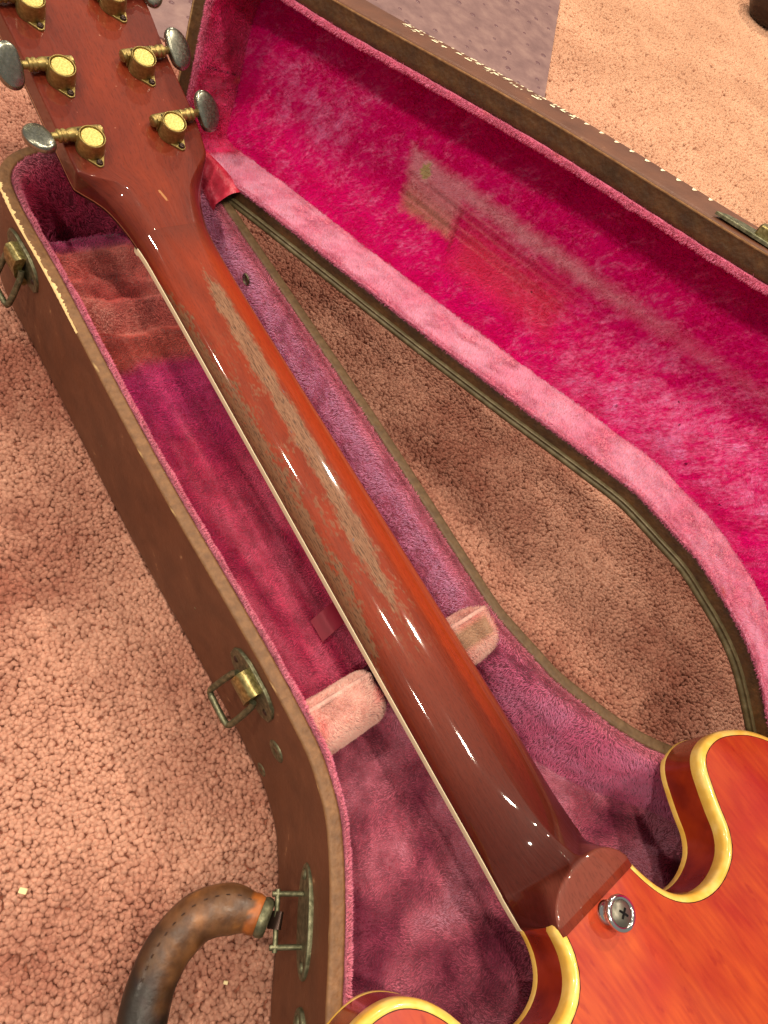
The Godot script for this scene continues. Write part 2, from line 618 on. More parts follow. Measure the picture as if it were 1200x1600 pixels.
	nick.albedo_texture = noise_tex(512, 0.008, [[0.0, c255(132, 133, 120)], [0.6, c255(146, 148, 134)], [0.85, c255(156, 158, 146)], [1.0, c255(184, 186, 176)]], 5, 61, 25.0)
	nick.roughness_texture = noise_tex(512, 0.02, [[0.0, grey(0.24)], [0.6, grey(0.3)], [1.0, grey(0.45)]], 5, 67)
	M.nickel = nick
	M.chrome = mat(c255(214, 214, 210), 0.12, 1.0)
	M.stamp = mat(c255(48, 40, 26), 0.7)
	M.dark_nickel = mat(c255(112, 110, 100), 0.4, 0.8)
	M.dark_metal = mat(c255(66, 50, 44), 0.4, 0.7)
	var brass := triplanar(mat(Color.WHITE, 1.0, 0.8), 40.0)
	brass.albedo_texture = noise_tex(512, 0.012, [[0.0, c255(70, 72, 54)], [0.5, c255(108, 108, 84)], [0.75, c255(126, 126, 102)], [1.0, c255(170, 162, 116)]], 5, 71, 20.0)
	brass.roughness_texture = noise_tex(512, 0.03, [[0.0, grey(0.35)], [1.0, grey(0.65)]], 4, 73)
	M.brass = brass
	var hasp := triplanar(mat(Color.WHITE, 0.35, 0.85), 50.0)
	hasp.albedo_texture = noise_tex(512, 0.012, [[0.0, c255(104, 94, 58)], [0.5, c255(144, 132, 84)], [1.0, c255(188, 178, 126)]], 5, 79, 20.0)
	M.hasp = hasp
	# leather handle, strap, carpet, mat
	var le := triplanar(mat(Color.WHITE, 1.0), 12.0)
	le.vertex_color_use_as_albedo = true
	le.albedo_texture = noise_tex(1024, 0.008, [[0.0, c255(160, 148, 136)], [0.45, c255(208, 196, 182)], [0.7, c255(240, 228, 208)], [1.0, c255(255, 250, 240)]], 6, 83, 30.0)
	le.roughness_texture = noise_tex(512, 0.02, [[0.0, grey(0.3)], [1.0, grey(0.62)]], 4, 89)
	bump(le, noise_tex(512, 0.04, [], 5, 97), 0.012)
	M.leather = le
	var strap := triplanar(mat(Color.WHITE, 0.38), 20.0)
	strap.albedo_texture = noise_tex(512, 0.01, [[0.0, c255(176, 30, 54)], [0.5, c255(208, 52, 78)], [1.0, c255(232, 110, 128)]], 4, 101, 20.0)
	bump(strap, noise_tex(512, 0.03, [], 4, 103), 0.04)
	M.strap = strap
	M.ribbon = mat(c255(158, 40, 66), 0.6)
	var cp := mat(Color.WHITE, 0.95)
	cp.vertex_color_use_as_albedo = true
	cp.metallic_specular = 0.2
	triplanar(cp, 160.0)
	bump(cp, noise_tex(256, 0.06, [], 3, 127), 0.06)
	M.pile = cp
	var cb := triplanar(mat(Color.WHITE, 1.0), 8.0)
	cb.albedo_texture = noise_tex(512, 0.05, [[0.0, c255(134, 80, 62)], [1.0, c255(176, 114, 92)]], 4, 107)
	M.carpet = cb
	var fm := triplanar(mat(Color.WHITE, 0.5), 3.0)
	fm.albedo_texture = noise_tex(1024, 0.01, [[0.0, c255(112, 84, 84)], [0.5, c255(130, 100, 98)], [1.0, c255(148, 118, 112)]], 5, 109, 20.0)
	bump(fm, noise_tex(512, 0.05, [], 4, 113), 0.05)
	M.floor_mat = fm
	M.cleat = mat(c255(104, 72, 76), 0.4)
	M.dark_wood = mat(c255(40, 22, 16), 0.25)
	M.paint = mat(c255(240, 230, 196), 0.7)
	M.paper = mat(c255(226, 208, 160), 0.9)
	M.wood_raw = mat(c255(226, 196, 140), 0.85)

# ------------------------------------------------------------------ camera, light
func _ready() -> void:
	rng.seed = 7
	nz.seed = 5
	nz.noise_type = FastNoiseLite.TYPE_SIMPLEX_SMOOTH
	nz.frequency = 0.05
	nz.fractal_octaves = 3
	var cam := Camera3D.new()
	cam.name = "camera"
	cam.fov = 71.3
	cam.near = 0.02
	cam.far = 20.0
	var yaw := 0.40898
	var pit := 0.46690
	var rol := 0.42608
	var right := Vector3(sin(yaw), 0, cos(yaw))        # in (x, y, u)
	var down := Vector3(cos(yaw), 0, -sin(yaw))
	var fwd := Vector3(0, -1, 0)
	var f2 := fwd * cos(pit) - down * sin(pit)
	var d2 := down * cos(pit) + fwd * sin(pit)
	var f3 := f2 * cos(rol) + right * sin(rol)
	var r3 := right * cos(rol) - f2 * sin(rol)
	var w := func(a: Vector3) -> Vector3: return Vector3(a.x, a.y, -a.z)
	cam.transform = Transform3D(Basis(w.call(r3), w.call(-d2), w.call(-f3)), p3(293.77, 409.77, -195.04))
	add_child(cam)
	cam.current = true
	var we := WorldEnvironment.new()
	we.name = "environment"
	var env := Environment.new()
	env.background_mode = Environment.BG_COLOR
	env.background_color = Color(0.265, 0.245, 0.23).linear_to_srgb()
	env.tonemap_mode = Environment.TONE_MAPPER_LINEAR
	env.tonemap_exposure = 1.08
	env.sdfgi_enabled = true
	env.ssao_enabled = true
	env.ssil_enabled = true
	we.environment = env
	add_child(we)
	# ceiling lamps of the room, 2.2 m up, out of the picture: x, u, energy
	for l in [[-1400, -420, 1.15], [-430, -650, 1.2], [260, -330, 1.35], [720, -90, 0.9], [-2050, 1350, 1.7], [-440, 1620, 2.7], [330, 850, 1.25], [560, -1500, 1.5], [-1500, -2600, 2.7]]:
		var o := OmniLight3D.new()
		o.name = "ceiling_lamp"
		o.position = p3(l[0], 2200, l[1])
		o.light_color = Color(1.0, 0.925, 0.825)
		o.light_energy = l[2]
		o.light_size = 0.035
		o.omni_range = 12.0
		o.omni_attenuation = 2.0
		o.shadow_enabled = true
		add_child(o, true)
	make_materials()
	make_outline()
	make_floor()
	make_case()
	make_guitar()
	make_small_things()

func make_outline() -> void:
	var a := []
	for p in [[-94, -28], [-94, 0], [-94, 28], [-92, 43], [-85, 52], [-74, 56], [-55, 57], [0, 57.2], [60, 58], [130, 58.8], [200, 58.4], [260, 57.2], [288, 57.2], [300, 59], [318, 62.5], [335, 66], [354, 73.5], [373, 82], [390, 92], [404, 103], [428, 124], [450, 142], [475, 157], [520, 172], [560, 178], [600, 181], [660, 187], [720, 196], [770, 200], [820, 193], [870, 170], [905, 128], [924, 70], [929, -10], [924, -85], [905, -143], [870, -190], [820, -216], [770, -224], [720, -221], [660, -213], [600, -206], [560, -203], [520, -197], [475, -183], [440, -166], [415, -149], [386, -130], [373, -120.5], [352, -106], [337, -97], [324, -90.5], [311, -86.5], [298, -83.8], [280, -82.5], [254, -81.6], [216, -81.4], [145, -81.6], [81, -80], [5, -77], [-50, -76], [-70, -73], [-82, -65.5], [-90, -54], [-93.3, -42]]:
		a.append(Vector2(p[0], p[1]))
	outline = curve(a, 4.0)
	outward = normals2(outline)

# ------------------------------------------------------------------ floor
func make_floor() -> void:
	var g := Geo.new()
	g.grid([PackedVector3Array([p3(-3000, -3.3, -3000), p3(3000, -3.3, -3000)]), PackedVector3Array([p3(-3000, -3.3, 4000), p3(3000, -3.3, 4000)])], Vector3.UP)
	var fl := obj("carpet", g, M.carpet)
	tag(fl, "pinkish tan loop pile carpet under the open case", "", "", "structure")
	# tufts
	var kinds := []
	for k in 3:
		var t := Geo.new()
		t.blob(Transform3D(Basis.from_scale(Vector3(0.00165, 0.0024, 0.0015)), Vector3.ZERO), 7, 10, 0.9)
		for j in t.v.size():
			var q := t.v[j]
			t.v[j] = q + t.n[j] * 0.0009 * ns(q.x * 9000 + k * 50, q.y * 9000, q.z * 9000)
		kinds.append(t.mesh())
	var xfs := [[], [], []]
	var cols := [PackedColorArray(), PackedColorArray(), PackedColorArray()]
	var hull := PackedVector2Array()
	for k in outline.size():
		hull.append(outline[k] - outward[k] * 6.0)
	var seen := PackedVector2Array([Vector2(-460, -60), Vector2(-540, 1620), Vector2(-60, 1620), Vector2(620, 520), Vector2(620, -120), Vector2(340, -340), Vector2(-20, -220)])
	var xs := -540.0
	while xs < 620.0:
		var us := -340.0
		while us < 1620.0:
			var far := sstep(200, 900, us)
			var p := Vector2(xs, us) + Vector2(rng.randf_range(-0.9, 0.9), rng.randf_range(-0.9, 0.9))
			var st := 2.0 + far * 1.0
			us += st
			if rng.randf() > 2.05 / st or not Geometry2D.is_point_in_polygon(p, seen) or on_mat(p): continue
			if p.x > -100 and p.y > -240 and p.y < 220 and Geometry2D.is_point_in_polygon(p, hull): continue
			p += Vector2(ns(p.x * 1.9, p.y * 1.9, 330.0), ns(p.x * 1.9, p.y * 1.9, 340.0)) * 1.5
			var big := ns(p.x * 0.13, p.y * 0.13, 300.0)
			var sw := ns(p.x * 0.6, p.y * 0.6, 310.0)
			var k := rng.randi() % 3
			var sc := rng.randf_range(0.8, 1.2) * (1.0 + far * 0.45)
			var lean := 0.3 + 0.6 * absf(sw) + rng.randf_range(-0.3, 0.4)
			var ang := ns(p.x * 0.25, p.y * 0.25, 320.0) * 5.0 + rng.randf_range(-1.2, 1.2)
			var b := Basis(Vector3(cos(ang), 0, sin(ang)), lean) * Basis(Vector3.UP, rng.randf() * TAU)
			xfs[k].append(Transform3D(b.scaled_local(Vector3(sc, sc * rng.randf_range(0.85, 1.2), sc)), p3(p.x, -2.4 + sw * 0.8 + rng.randf_range(-0.7, 0.3), p.y)))
			var tone := clampf(0.52 + big * 0.95 + sw * 0.3 + rng.randf_range(-0.16, 0.16), 0, 1)
			cols[k].append(lin(172, 112, 95).lerp(lin(224, 170, 147), tone).lerp(lin(236, 192, 156), far * 0.6))  # far tufts paler: the lamp light there is put into their colour
		xs += 2.0
	for k in 3:
		copies("carpet_pile", kinds[k], M.pile, xfs[k], cols[k], fl)

const MAT_C := Vector2(-24, 413)
const MAT_A := Vector2(-0.675, 0.738)     # along its right edge, away
const MAT_B := Vector2(-0.738, -0.675)    # along its lower edge
func on_mat(p: Vector2) -> bool:
	var d := p - MAT_C
	return d.dot(MAT_A) > 0 and d.dot(MAT_A) < 1100 and d.dot(MAT_B) > 0 and d.dot(MAT_B) < 700

# ------------------------------------------------------------------ the case
func nearest(x: float, left: bool) -> int:
	var best := 0
	var bd := 1e9
	for k in outline.size():
		if (outline[k].y < -10) == left:
			var d := absf(outline[k].x - x)
			if d < bd:
				bd = d
				best = k
	return best

# frame on the outer wall: x axis along the wall (towards the body), y outward, z down
func wall_frame(x: float, y: float, off := 0.0) -> Transform3D:
	var k := nearest(x, true)
	var p := outline[k] + outward[k] * (off + lerpf(3.0, 0.4, clampf(y / 70.0, 0, 1)))
	var o := p3(0, 0, 0)
	var ou := p3(outward[k].x, 0, outward[k].y).normalized()
	var up := Vector3.UP
	var al := up.cross(ou).normalized()
	if al.x < 0: al = -al
	o = p3(p.x, y, p.y)
	return Transform3D(Basis(al, ou, al.cross(ou)), o)

func lining_colour(x: float, y: float, u: float) -> Color:
	var n := ns(x * 0.5, u * 0.7 + y * 0.7, 400.0)
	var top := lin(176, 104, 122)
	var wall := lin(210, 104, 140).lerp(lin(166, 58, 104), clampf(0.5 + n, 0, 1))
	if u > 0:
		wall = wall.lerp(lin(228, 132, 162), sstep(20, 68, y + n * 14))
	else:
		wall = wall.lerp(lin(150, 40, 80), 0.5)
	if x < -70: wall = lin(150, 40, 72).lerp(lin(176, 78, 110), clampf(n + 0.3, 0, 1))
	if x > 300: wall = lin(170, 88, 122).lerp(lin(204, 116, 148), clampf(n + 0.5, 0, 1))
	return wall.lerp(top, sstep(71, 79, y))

func floor_height(x: float, u: float) -> float:
	var n := ns(x * 0.35, u * 0.35, 420.0)
	if x < 62.0:
		# the cloth over the compartment's head end, pushed into folds
		var f := 0.0
		for r in [[-34.0, 6.0, 7.0], [-12.0, 4.0, 6.0], [9.0, 9.0, 5.5], [34.0, 4.0, 7.0], [50, 1.5, 7.0]]:
			f += r[1] * exp(-pow((x - r[0] - u * 0.16 + n * 9) / r[2], 2))
		f -= 8.0 * exp(-pow((x - 20.0 - u * 0.2 + n * 7) / 6.0, 2))
		return 36.0 + f - 3.0 * sstep(-45, -62, x)
	return lerpf(36.0 - 3.0, 31.0, sstep(62, 90, x)) + n * 2.0 + 1.2 * ns(x * 0.15, u * 1.2, 431.0)

func floor_colour(x: float, u: float) -> Color:
	var n := ns(x * 0.5, u * 0.5, 440.0)
	var m := ns(x * 0.2, u * 1.6, 445.0)
	var cloth := lin(172, 86, 84).lerp(lin(208, 124, 116), clampf(0.5 + n + m * 0.4, 0, 1))
	cloth = cloth.lerp(lin(176, 82, 124), sstep(-40, -56, x))
	cloth = cloth.lerp(lin(146, 70, 62), sstep(14, 30, x) * 0.7)
	var low := lin(158, 46, 84).lerp(lin(196, 90, 118), clampf(0.35 + m * 1.3, 0, 1))
	low = low.lerp(lin(170, 52, 114), (1.0 - sstep(70, 130, x + n * 20)) * 0.7)
	return cloth.lerp(low, sstep(46, 60, x + n * 12 - u * 0.12))

func make_case() -> void:
	var case := base("guitar_case")
	tag(case, "open brown guitar case with pink plush lining, lying on the carpet", "guitar case")
	# --- lower shell
	var g := Geo.new()
	g.grid(loft(outline, outward, [[-30, 0.6], [-1, 0.6], [2.0, 1.6], [3.6, 4], [3.8, 8], [2.2, 40], [0.6, 70], [0.2, 78.6], [0.0, 79.2]], p3))
	obj("lower_shell", g, M.tolex, case)
	g = Geo.new()
	var cols := []
	var prof := [[0.1, 79.0], [0.0, 79.5], [-0.6, 80.1], [-1.6, 80.4], [-5.6, 80.4], [-6.8, 79.8], [-7.2, 77.0]]
	for k in prof.size():
		var row := PackedColorArray()
		for j in outline.size() + 1:
			var q := outline[j % outline.size()]
			var c := lin(136, 100, 66) if q.y < 0 else lin(118, 96, 70)
			var wn := ns(q.x * 3.0, k * 9.0, 460.0)
			if q.y < -30 and k <= 2 and wn > 0.5: c = lin(214, 186, 136)
			row.append(c * (0.9 + 0.2 * wn))
		cols.append(row)
	g.grid(loft(outline, outward, prof, p3), Vector3.ZERO, null, cols)
	obj("rim", g, M.rim, case)
	# the split along the near edge, where pale wood shows
	g = Geo.new()
	var wear := []
	var wx := -66.0
	while wx < 46.0:
		var k := nearest(wx, true)
		var q := outline[k]
		q.x = wx
		var m := ns(wx * 2.0, 3.0, 470.0)
		var body_ := clampf(1.0 - absf(wx + 12.0) / 60.0, 0, 1)
		var wd := clampf((0.1 + body_ * 0.7 + m * 2.2 + ns(wx * 14.0, 7.0, 470.0) * 1.6) * (1.0 if ns(wx * 1.6, 1.0, 475.0) > -0.15 else 0.05), 0.02, 2.4)
		var nn := outward[k]
		var dn := clampf(0.1 + ns(wx * 6.0, 12.0, 471.0) * 1.2, 0.02, 1.0) * clampf(wd * 2.0, 0, 1)
		wear.append(PackedVector3Array([p3(q.x + nn.x * 0.22, 79.4 - dn, q.y + nn.y * 0.34), p3(q.x + nn.x * 0.2, 79.7, q.y + nn.y * 0.2), p3(q.x - nn.x * 0.5, 80.35, q.y - nn.y * 0.5), p3(q.x - nn.x * (0.5 + wd), 80.55, q.y - nn.y * (0.5 + wd))]))
		wx += 0.6
	g.grid(wear, Vector3.UP)
	obj("split_edge", g, M.wood_raw, case)
	# --- lining wall
	prof = [[-6.9, 76], [-7.1, 78.8], [-7.7, 79.9], [-8.6, 79.7], [-9.8, 77.8], [-11.2, 74], [-12.4, 66], [-13.4, 54], [-13.4, 42], [-14.2, 30], [-14.8, 16], [-16, 6]]
	var rows := loft(outline, outward, prof, p3)
	cols = []
	for k in prof.size():
		var row := PackedColorArray()
		for j in outline.size() + 1:
			var q := outline[j % outline.size()]
			var nn := outward[j % outline.size()]
			var wob := ns(q.x * 0.7, q.y * 0.7, k * 2.0) * 0.9 if k > 1 else ns(q.x * 3.0, q.y * 3.0, 4.0) * 0.5
			if q.y > 0 and q.x > 40 and q.x < 276: wob -= 3.0 * exp(-pow((prof[k][1] - 40.0 + ns(q.x * 0.5, 9.0) * 8.0) / 9.0, 2))
			rows[k][j] += p3(nn.x, 0.3, nn.y) * wob
			row.append(lining_colour(q.x, prof[k][1], q.y))
		cols.append(row)
	g = Geo.new()
	g.grid(rows, Vector3.UP, null, cols)
	# inward facing: turn if the first left wall normal points out
	orient_in(g)
	plush("wall_nap", g, obj("lining_wall", g, M.plush, case), 1.5, 1.8, func(p): return Vector3(p.x, p.y + 0.03, 0.011), -1.0, false, 1.35)
	# --- floors: compartment cloth (head end) and body well
	var inner := PackedVector2Array()
	for k in outline.size():
		inner.append(outline[k] - outward[k] * 13.5)
	g = Geo.new()
	rows = []
	cols = []
	var x := -62.0
	while x <= 276.0:
		var row := PackedVector3Array()
		var cr := PackedColorArray()
		for k in 31:
			var u := lerpf(-72.0, 47.5, k / 30.0)
			row.append(p3(x + (ns(u, 3.0) * 3.0 if x < -60 else 0.0), floor_height(x, u), u))
			cr.append(floor_colour(x, u))
		rows.append(row)
		cols.append(cr)
		x += 3.0
	var lip := PackedVector3Array()
	for k in 31:
		lip.append(rows[0][k] + Vector3(-0.001, -0.02, 0))
	rows.push_front(lip)
	cols.push_front(cols[0])
	g.grid(rows, Vector3.UP, null, cols)
	plush("cloth_nap", g, obj("compartment_cloth", g, M.plush, case), 1.6, 1.6, func(p): return p + Vector3.UP, -1.0, false, 1.4)
	g = Geo.new()
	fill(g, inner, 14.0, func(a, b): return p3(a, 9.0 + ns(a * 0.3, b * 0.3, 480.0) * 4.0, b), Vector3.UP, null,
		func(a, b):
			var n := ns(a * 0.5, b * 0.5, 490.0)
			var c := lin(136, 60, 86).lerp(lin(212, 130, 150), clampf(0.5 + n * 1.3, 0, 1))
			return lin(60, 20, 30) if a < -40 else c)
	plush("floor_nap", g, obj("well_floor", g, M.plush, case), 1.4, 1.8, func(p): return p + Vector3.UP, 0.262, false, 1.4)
	g = Geo.new()   # end board of the compartment, in the dark slot
	g.box(Vector3(0.003, 0.026, 0.1), Transform3D(Basis(), p3(-66, 10, -12)), 0.0006)
	obj("slot_board", g, M.olive, case)
	# --- the two padded neck rests
	for b in [[275.5, 302.5, -74.0, -31.0, 77.0, 1], [277.0, 306.0, 16.0, 50.0, 78.5, 2]]:
		neck_rest(case, b)
	# --- ribbon pull
	g = Geo.new()
	rows = []
	for k in 7:
		var row := PackedVector3Array()
		for j in 9:
			var a := j / 8.0
			row.append(p3(236.0 + k * 2.3 - a * 3.0, 34.5 + 5.0 * sin(a * 2.4) + 0.6 * ns(k * 9.0, a * 40.0), lerpf(-28.0, -11.0, a)))
		rows.append(row)
	g.grid(rows, Vector3.UP)
	obj("ribbon_pull", g, M.ribbon, case)
	# --- lining marks on the far wall: two sunk fixings
	for q in [[22.0, 65.0, 3.2], [-9.0, 50.0, 3.6]]:
		g = Geo.new()
		g.lathe([[0.0034, 0.0012], [0.0042, 0.0006], [0.0034, 0.0], [0.0016, 0.0006], [0.0, 0.0007]], Transform3D(Basis(Vector3.RIGHT, Vector3(0, 0, 1), Vector3.UP), p3(q[0], q[1], 44.2)), 14)
		obj("fixing", g, M.brass, case)
	# --- hinge strap
	g = Geo.new()
	rows = []
	var us := []
	for k in 13:
		var a := k / 12.0
		var row := PackedVector3Array()
		for j in 9:
			var b := j / 8.0
			var p0 := p3(lerpf(-64.0, -28.0, b), 80.6, lerpf(47.5, 45.5, b))
			var p1 := p3(lerpf(-62.0, -24.0, b), 91.5, lerpf(55.5, 61.5, b))
			var q := p0.lerp(p1, a)
			q.y += 0.0052 * sin(a * PI) * (0.8 + 0.5 * ns(b * 30.0, a * 10.0)) + 0.0012 * sin(b * PI)
			row.append(q)
		rows.append(row)
	var skirt := PackedVector3Array()
	for q in rows[0]:
		skirt.append(q + Vector3(0, -0.006, 0.0006))
	rows.push_front(skirt)
	g.grid(rows, Vector3.UP)
	obj("hinge_strap", g, M.strap, case)
	# --- hardware on the near wall
	latch(case, -25.0, 61.0)
	latch(case, 254.0, 59.0)
	for q in [[287.0, 45.0, 6.2], [290.0, 12.0, 4.6]]:
		g = Geo.new()
		var r: float = q[2] * 0.001
		g.lathe([[0.0, 0.0006], [r * 0.25, 0.0006], [r * 0.3, 0.0012], [r * 0.75, 0.0014], [r, 0.0008], [r * 1.02, -0.001]], wall_frame(q[0], q[1]), 18)
		obj("rivet", g, M.brass, case)
	for q in [[61.0, 30.0, 2.2], [90.0, 33.0, 1.6], [200.0, 40.0, 1.2]]:
		g = Geo.new()
		var r: float = q[2] * 0.001
		g.lathe([[0.0, 0.0009], [r * 0.7, 0.0007], [r, 0.0], [r, -0.001]], wall_frame(q[0], q[1]), 12)
		obj("stud", g, M.brass, case)
	handle(case)
	lid(case)
	fringe(case)

func orient_in(g: Geo) -> void:
	var s := 0.0
	for k in g.v.size():
		var j := g.v[k]
		if j.y < 0.07: s += g.n[k].z * (1.0 if j.z < -0.02 else -1.0) * (1.0 if j.x < 0.25 else 0.0)
	if s < 0:
		for k in g.n.size():
			g.n[k] = -g.n[k]
		for k in range(0, g.i.size(), 3):
			var a := g.i[k + 1]
			g.i[k + 1] = g.i[k + 2]
			g.i[k + 2] = a

func neck_rest(case: Node, b: Array) -> void:
	var g := Geo.new()
	var rows := []
	var cols := []
	var sec := []
	# section in (x, y): a block with soft shoulders
	for q in [[0.0, 8.0], [0.0, 0.70], [0.02, 0.83], [0.07, 0.92], [0.14, 0.97], [0.24, 1.0], [0.38, 0.995], [0.52, 0.995], [0.64, 0.99], [0.75, 0.965], [0.85, 0.92], [0.93, 0.85], [0.985, 0.74], [1.0, 0.6], [1.0, 8.0]]:
		sec.append(q)
	var steps := 15
	for k in steps + 1:
		var a := float(k) / steps
		var u := lerpf(b[2], b[3], a)
		var near: float = (b[3] - u) if b[5] == 1 else (u - b[2])
		var drop := 0.0
		if near < 8.0: drop = 8.0 - sqrt(maxf(0, 64.0 - pow(8.0 - near, 2)))
		var row := PackedVector3Array()
		var cr := PackedColorArray()
		for q in sec:
			var x := lerpf(b[0], b[1], q[0])
			var y: float = 9.0 if q[1] > 2.0 else b[4] * q[1]
			if q[1] < 2.0: y -= drop * (0.5 + 0.5 * q[1]) - ns(x * 1.3, u * 1.3, 500.0) * 1.6
			row.append(p3(x, y, u))
			var n := ns(x * 0.9, u * 0.9, 510.0)
			var c := lin(222, 168, 158).lerp(lin(186, 96, 98), clampf((n - 0.05) * 1.8, 0, 0.9) * (1.0 if q[0] > 0.2 and q[0] < 0.7 else 0.25))
			if q[1] > 2.0: c = lin(190, 110, 116)
			if b[5] == 2 and q[0] > 0.25 and q[0] < 0.75 and u < 44: c = c.lerp(lin(150, 132, 100), 0.7)
			cr.append(c)
		rows.append(row)
		cols.append(cr)
	g.grid(rows, Vector3.ZERO, null, cols)
	var cap := []
	var e: int = steps if b[5] == 1 else 0
	var low := PackedVector3Array()
	for q in rows[e]:
		low.append(Vector3(q.x, 0.009, q.z))
	var cc := PackedColorArray()
	for q in low:
		cc.append(lin(200, 118, 120))
	g.grid([rows[e], low], p3(0, 0, 1 if b[5] == 1 else -1), null, [cols[e], cc])
	var o := obj("neck_rest", g, M.plush, case)
	plush("rest_nap", g, o, 2.2, 1.7, func(_p): return Vector3.ZERO)
	for w in [[0.2, 0.6]]:   # piping
		var t := Geo.new()
		var path := PackedVector3Array()
		for k in steps + 1:
			var x := lerpf(b[0], b[1], w[0])
			var near: float = (b[3] - lerpf(b[2], b[3], float(k) / steps)) if b[5] == 1 else (lerpf(b[2], b[3], float(k) / steps) - b[2])
			if near < 2.5: continue
			var u := lerpf(b[2], b[3], float(k) / steps)
			path.append(p3(x, b[4] * 1.0 - 0.2 + ns(x, u * 2.0, 520.0) * 0.8, u))
		t.tube(path, 0.0013, 8)
		for k in t.c.size():
			t.c[k] = lin(240, 190, 176)
		obj("piping", t, M.plush, o)

func latch(case: Node, x: float, y: float) -> void:
	var l := base("latch", case)
	var xf := wall_frame(x, y)
	var g := Geo.new()
	# back plate with waisted outline (x along the wall, z down)
	var o := PackedVector2Array()
	for q in [[-20, -3], [-17, -9], [-11, -12.0], [-7, -13], [7, -13], [11, -12.0], [17, -9], [20, -3], [20, 4], [16, 9], [9, 11], [-9, 11], [-16, 9], [-20, 4]]:
		o.append(Vector2(q[0], q[1]) * 0.001)
	g.prism(o, 0.0, 0.0018, 0.0006, xf)
	obj("back_plate", g, M.brass, l)
	g = Geo.new()
	var rows := []
	for q in [[0.0012, -0.0085], [0.004, -0.0095], [0.0072, -0.0085], [0.0088, -0.004], [0.0086, 0.003], [0.0066, 0.0095], [0.0035, 0.012], [0.0012, 0.0105]]:
		var row := PackedVector3Array()
		for k in 7:
			row.append(xf * Vector3(lerpf(-0.0068, 0.0068, k / 6.0), q[0], q[1]))
		rows.append(row)
	g.grid(rows, xf.basis.y)
	for s in [0, 6]:
		var ring := PackedVector3Array()
		for r in rows:
			ring.append(r[s])
		g.fan(ring, xf.basis.x * (-1 if s == 0 else 1))
	obj("hasp", g, M.hasp, l)
	g = Geo.new()   # the draw loop, dropped open
	var path := PackedVector3Array()
	for q in [[-8.2, 5.0, -1.6], [-9.5, 6.08, 1.6], [-10.0, 8.6, 8.0], [-10.3, 11.48, 15.2], [-10.3, 14.0, 20.8], [-9.5, 14.72, 22.64], [-7.0, 15.01, 23.2], [0.0, 15.08, 23.36], [7.0, 15.01, 23.2], [9.5, 14.72, 22.64], [10.3, 14.0, 20.8], [10.3, 11.48, 15.2], [10.0, 8.6, 8.0], [9.5, 6.08, 1.6], [8.2, 5.0, -1.6]]:
		path.append(xf * (Vector3(q[0], q[1], q[2]) * 0.001))
	g.tube(path, 0.0018, 8, true, 1.0, xf.basis.y)
	obj("draw_loop", g, M.brass, l)
	for s in [-15.0, 15.0]:
		g = Geo.new()
		g.lathe([[0.0, 0.0026], [0.0013, 0.0024], [0.0021, 0.0017], [0.0022, 0.001]], xf * Transform3D(Basis(), Vector3(s * 0.001, 0, 0.0005)), 12)
		obj("screw", g, M.dark_metal, l)

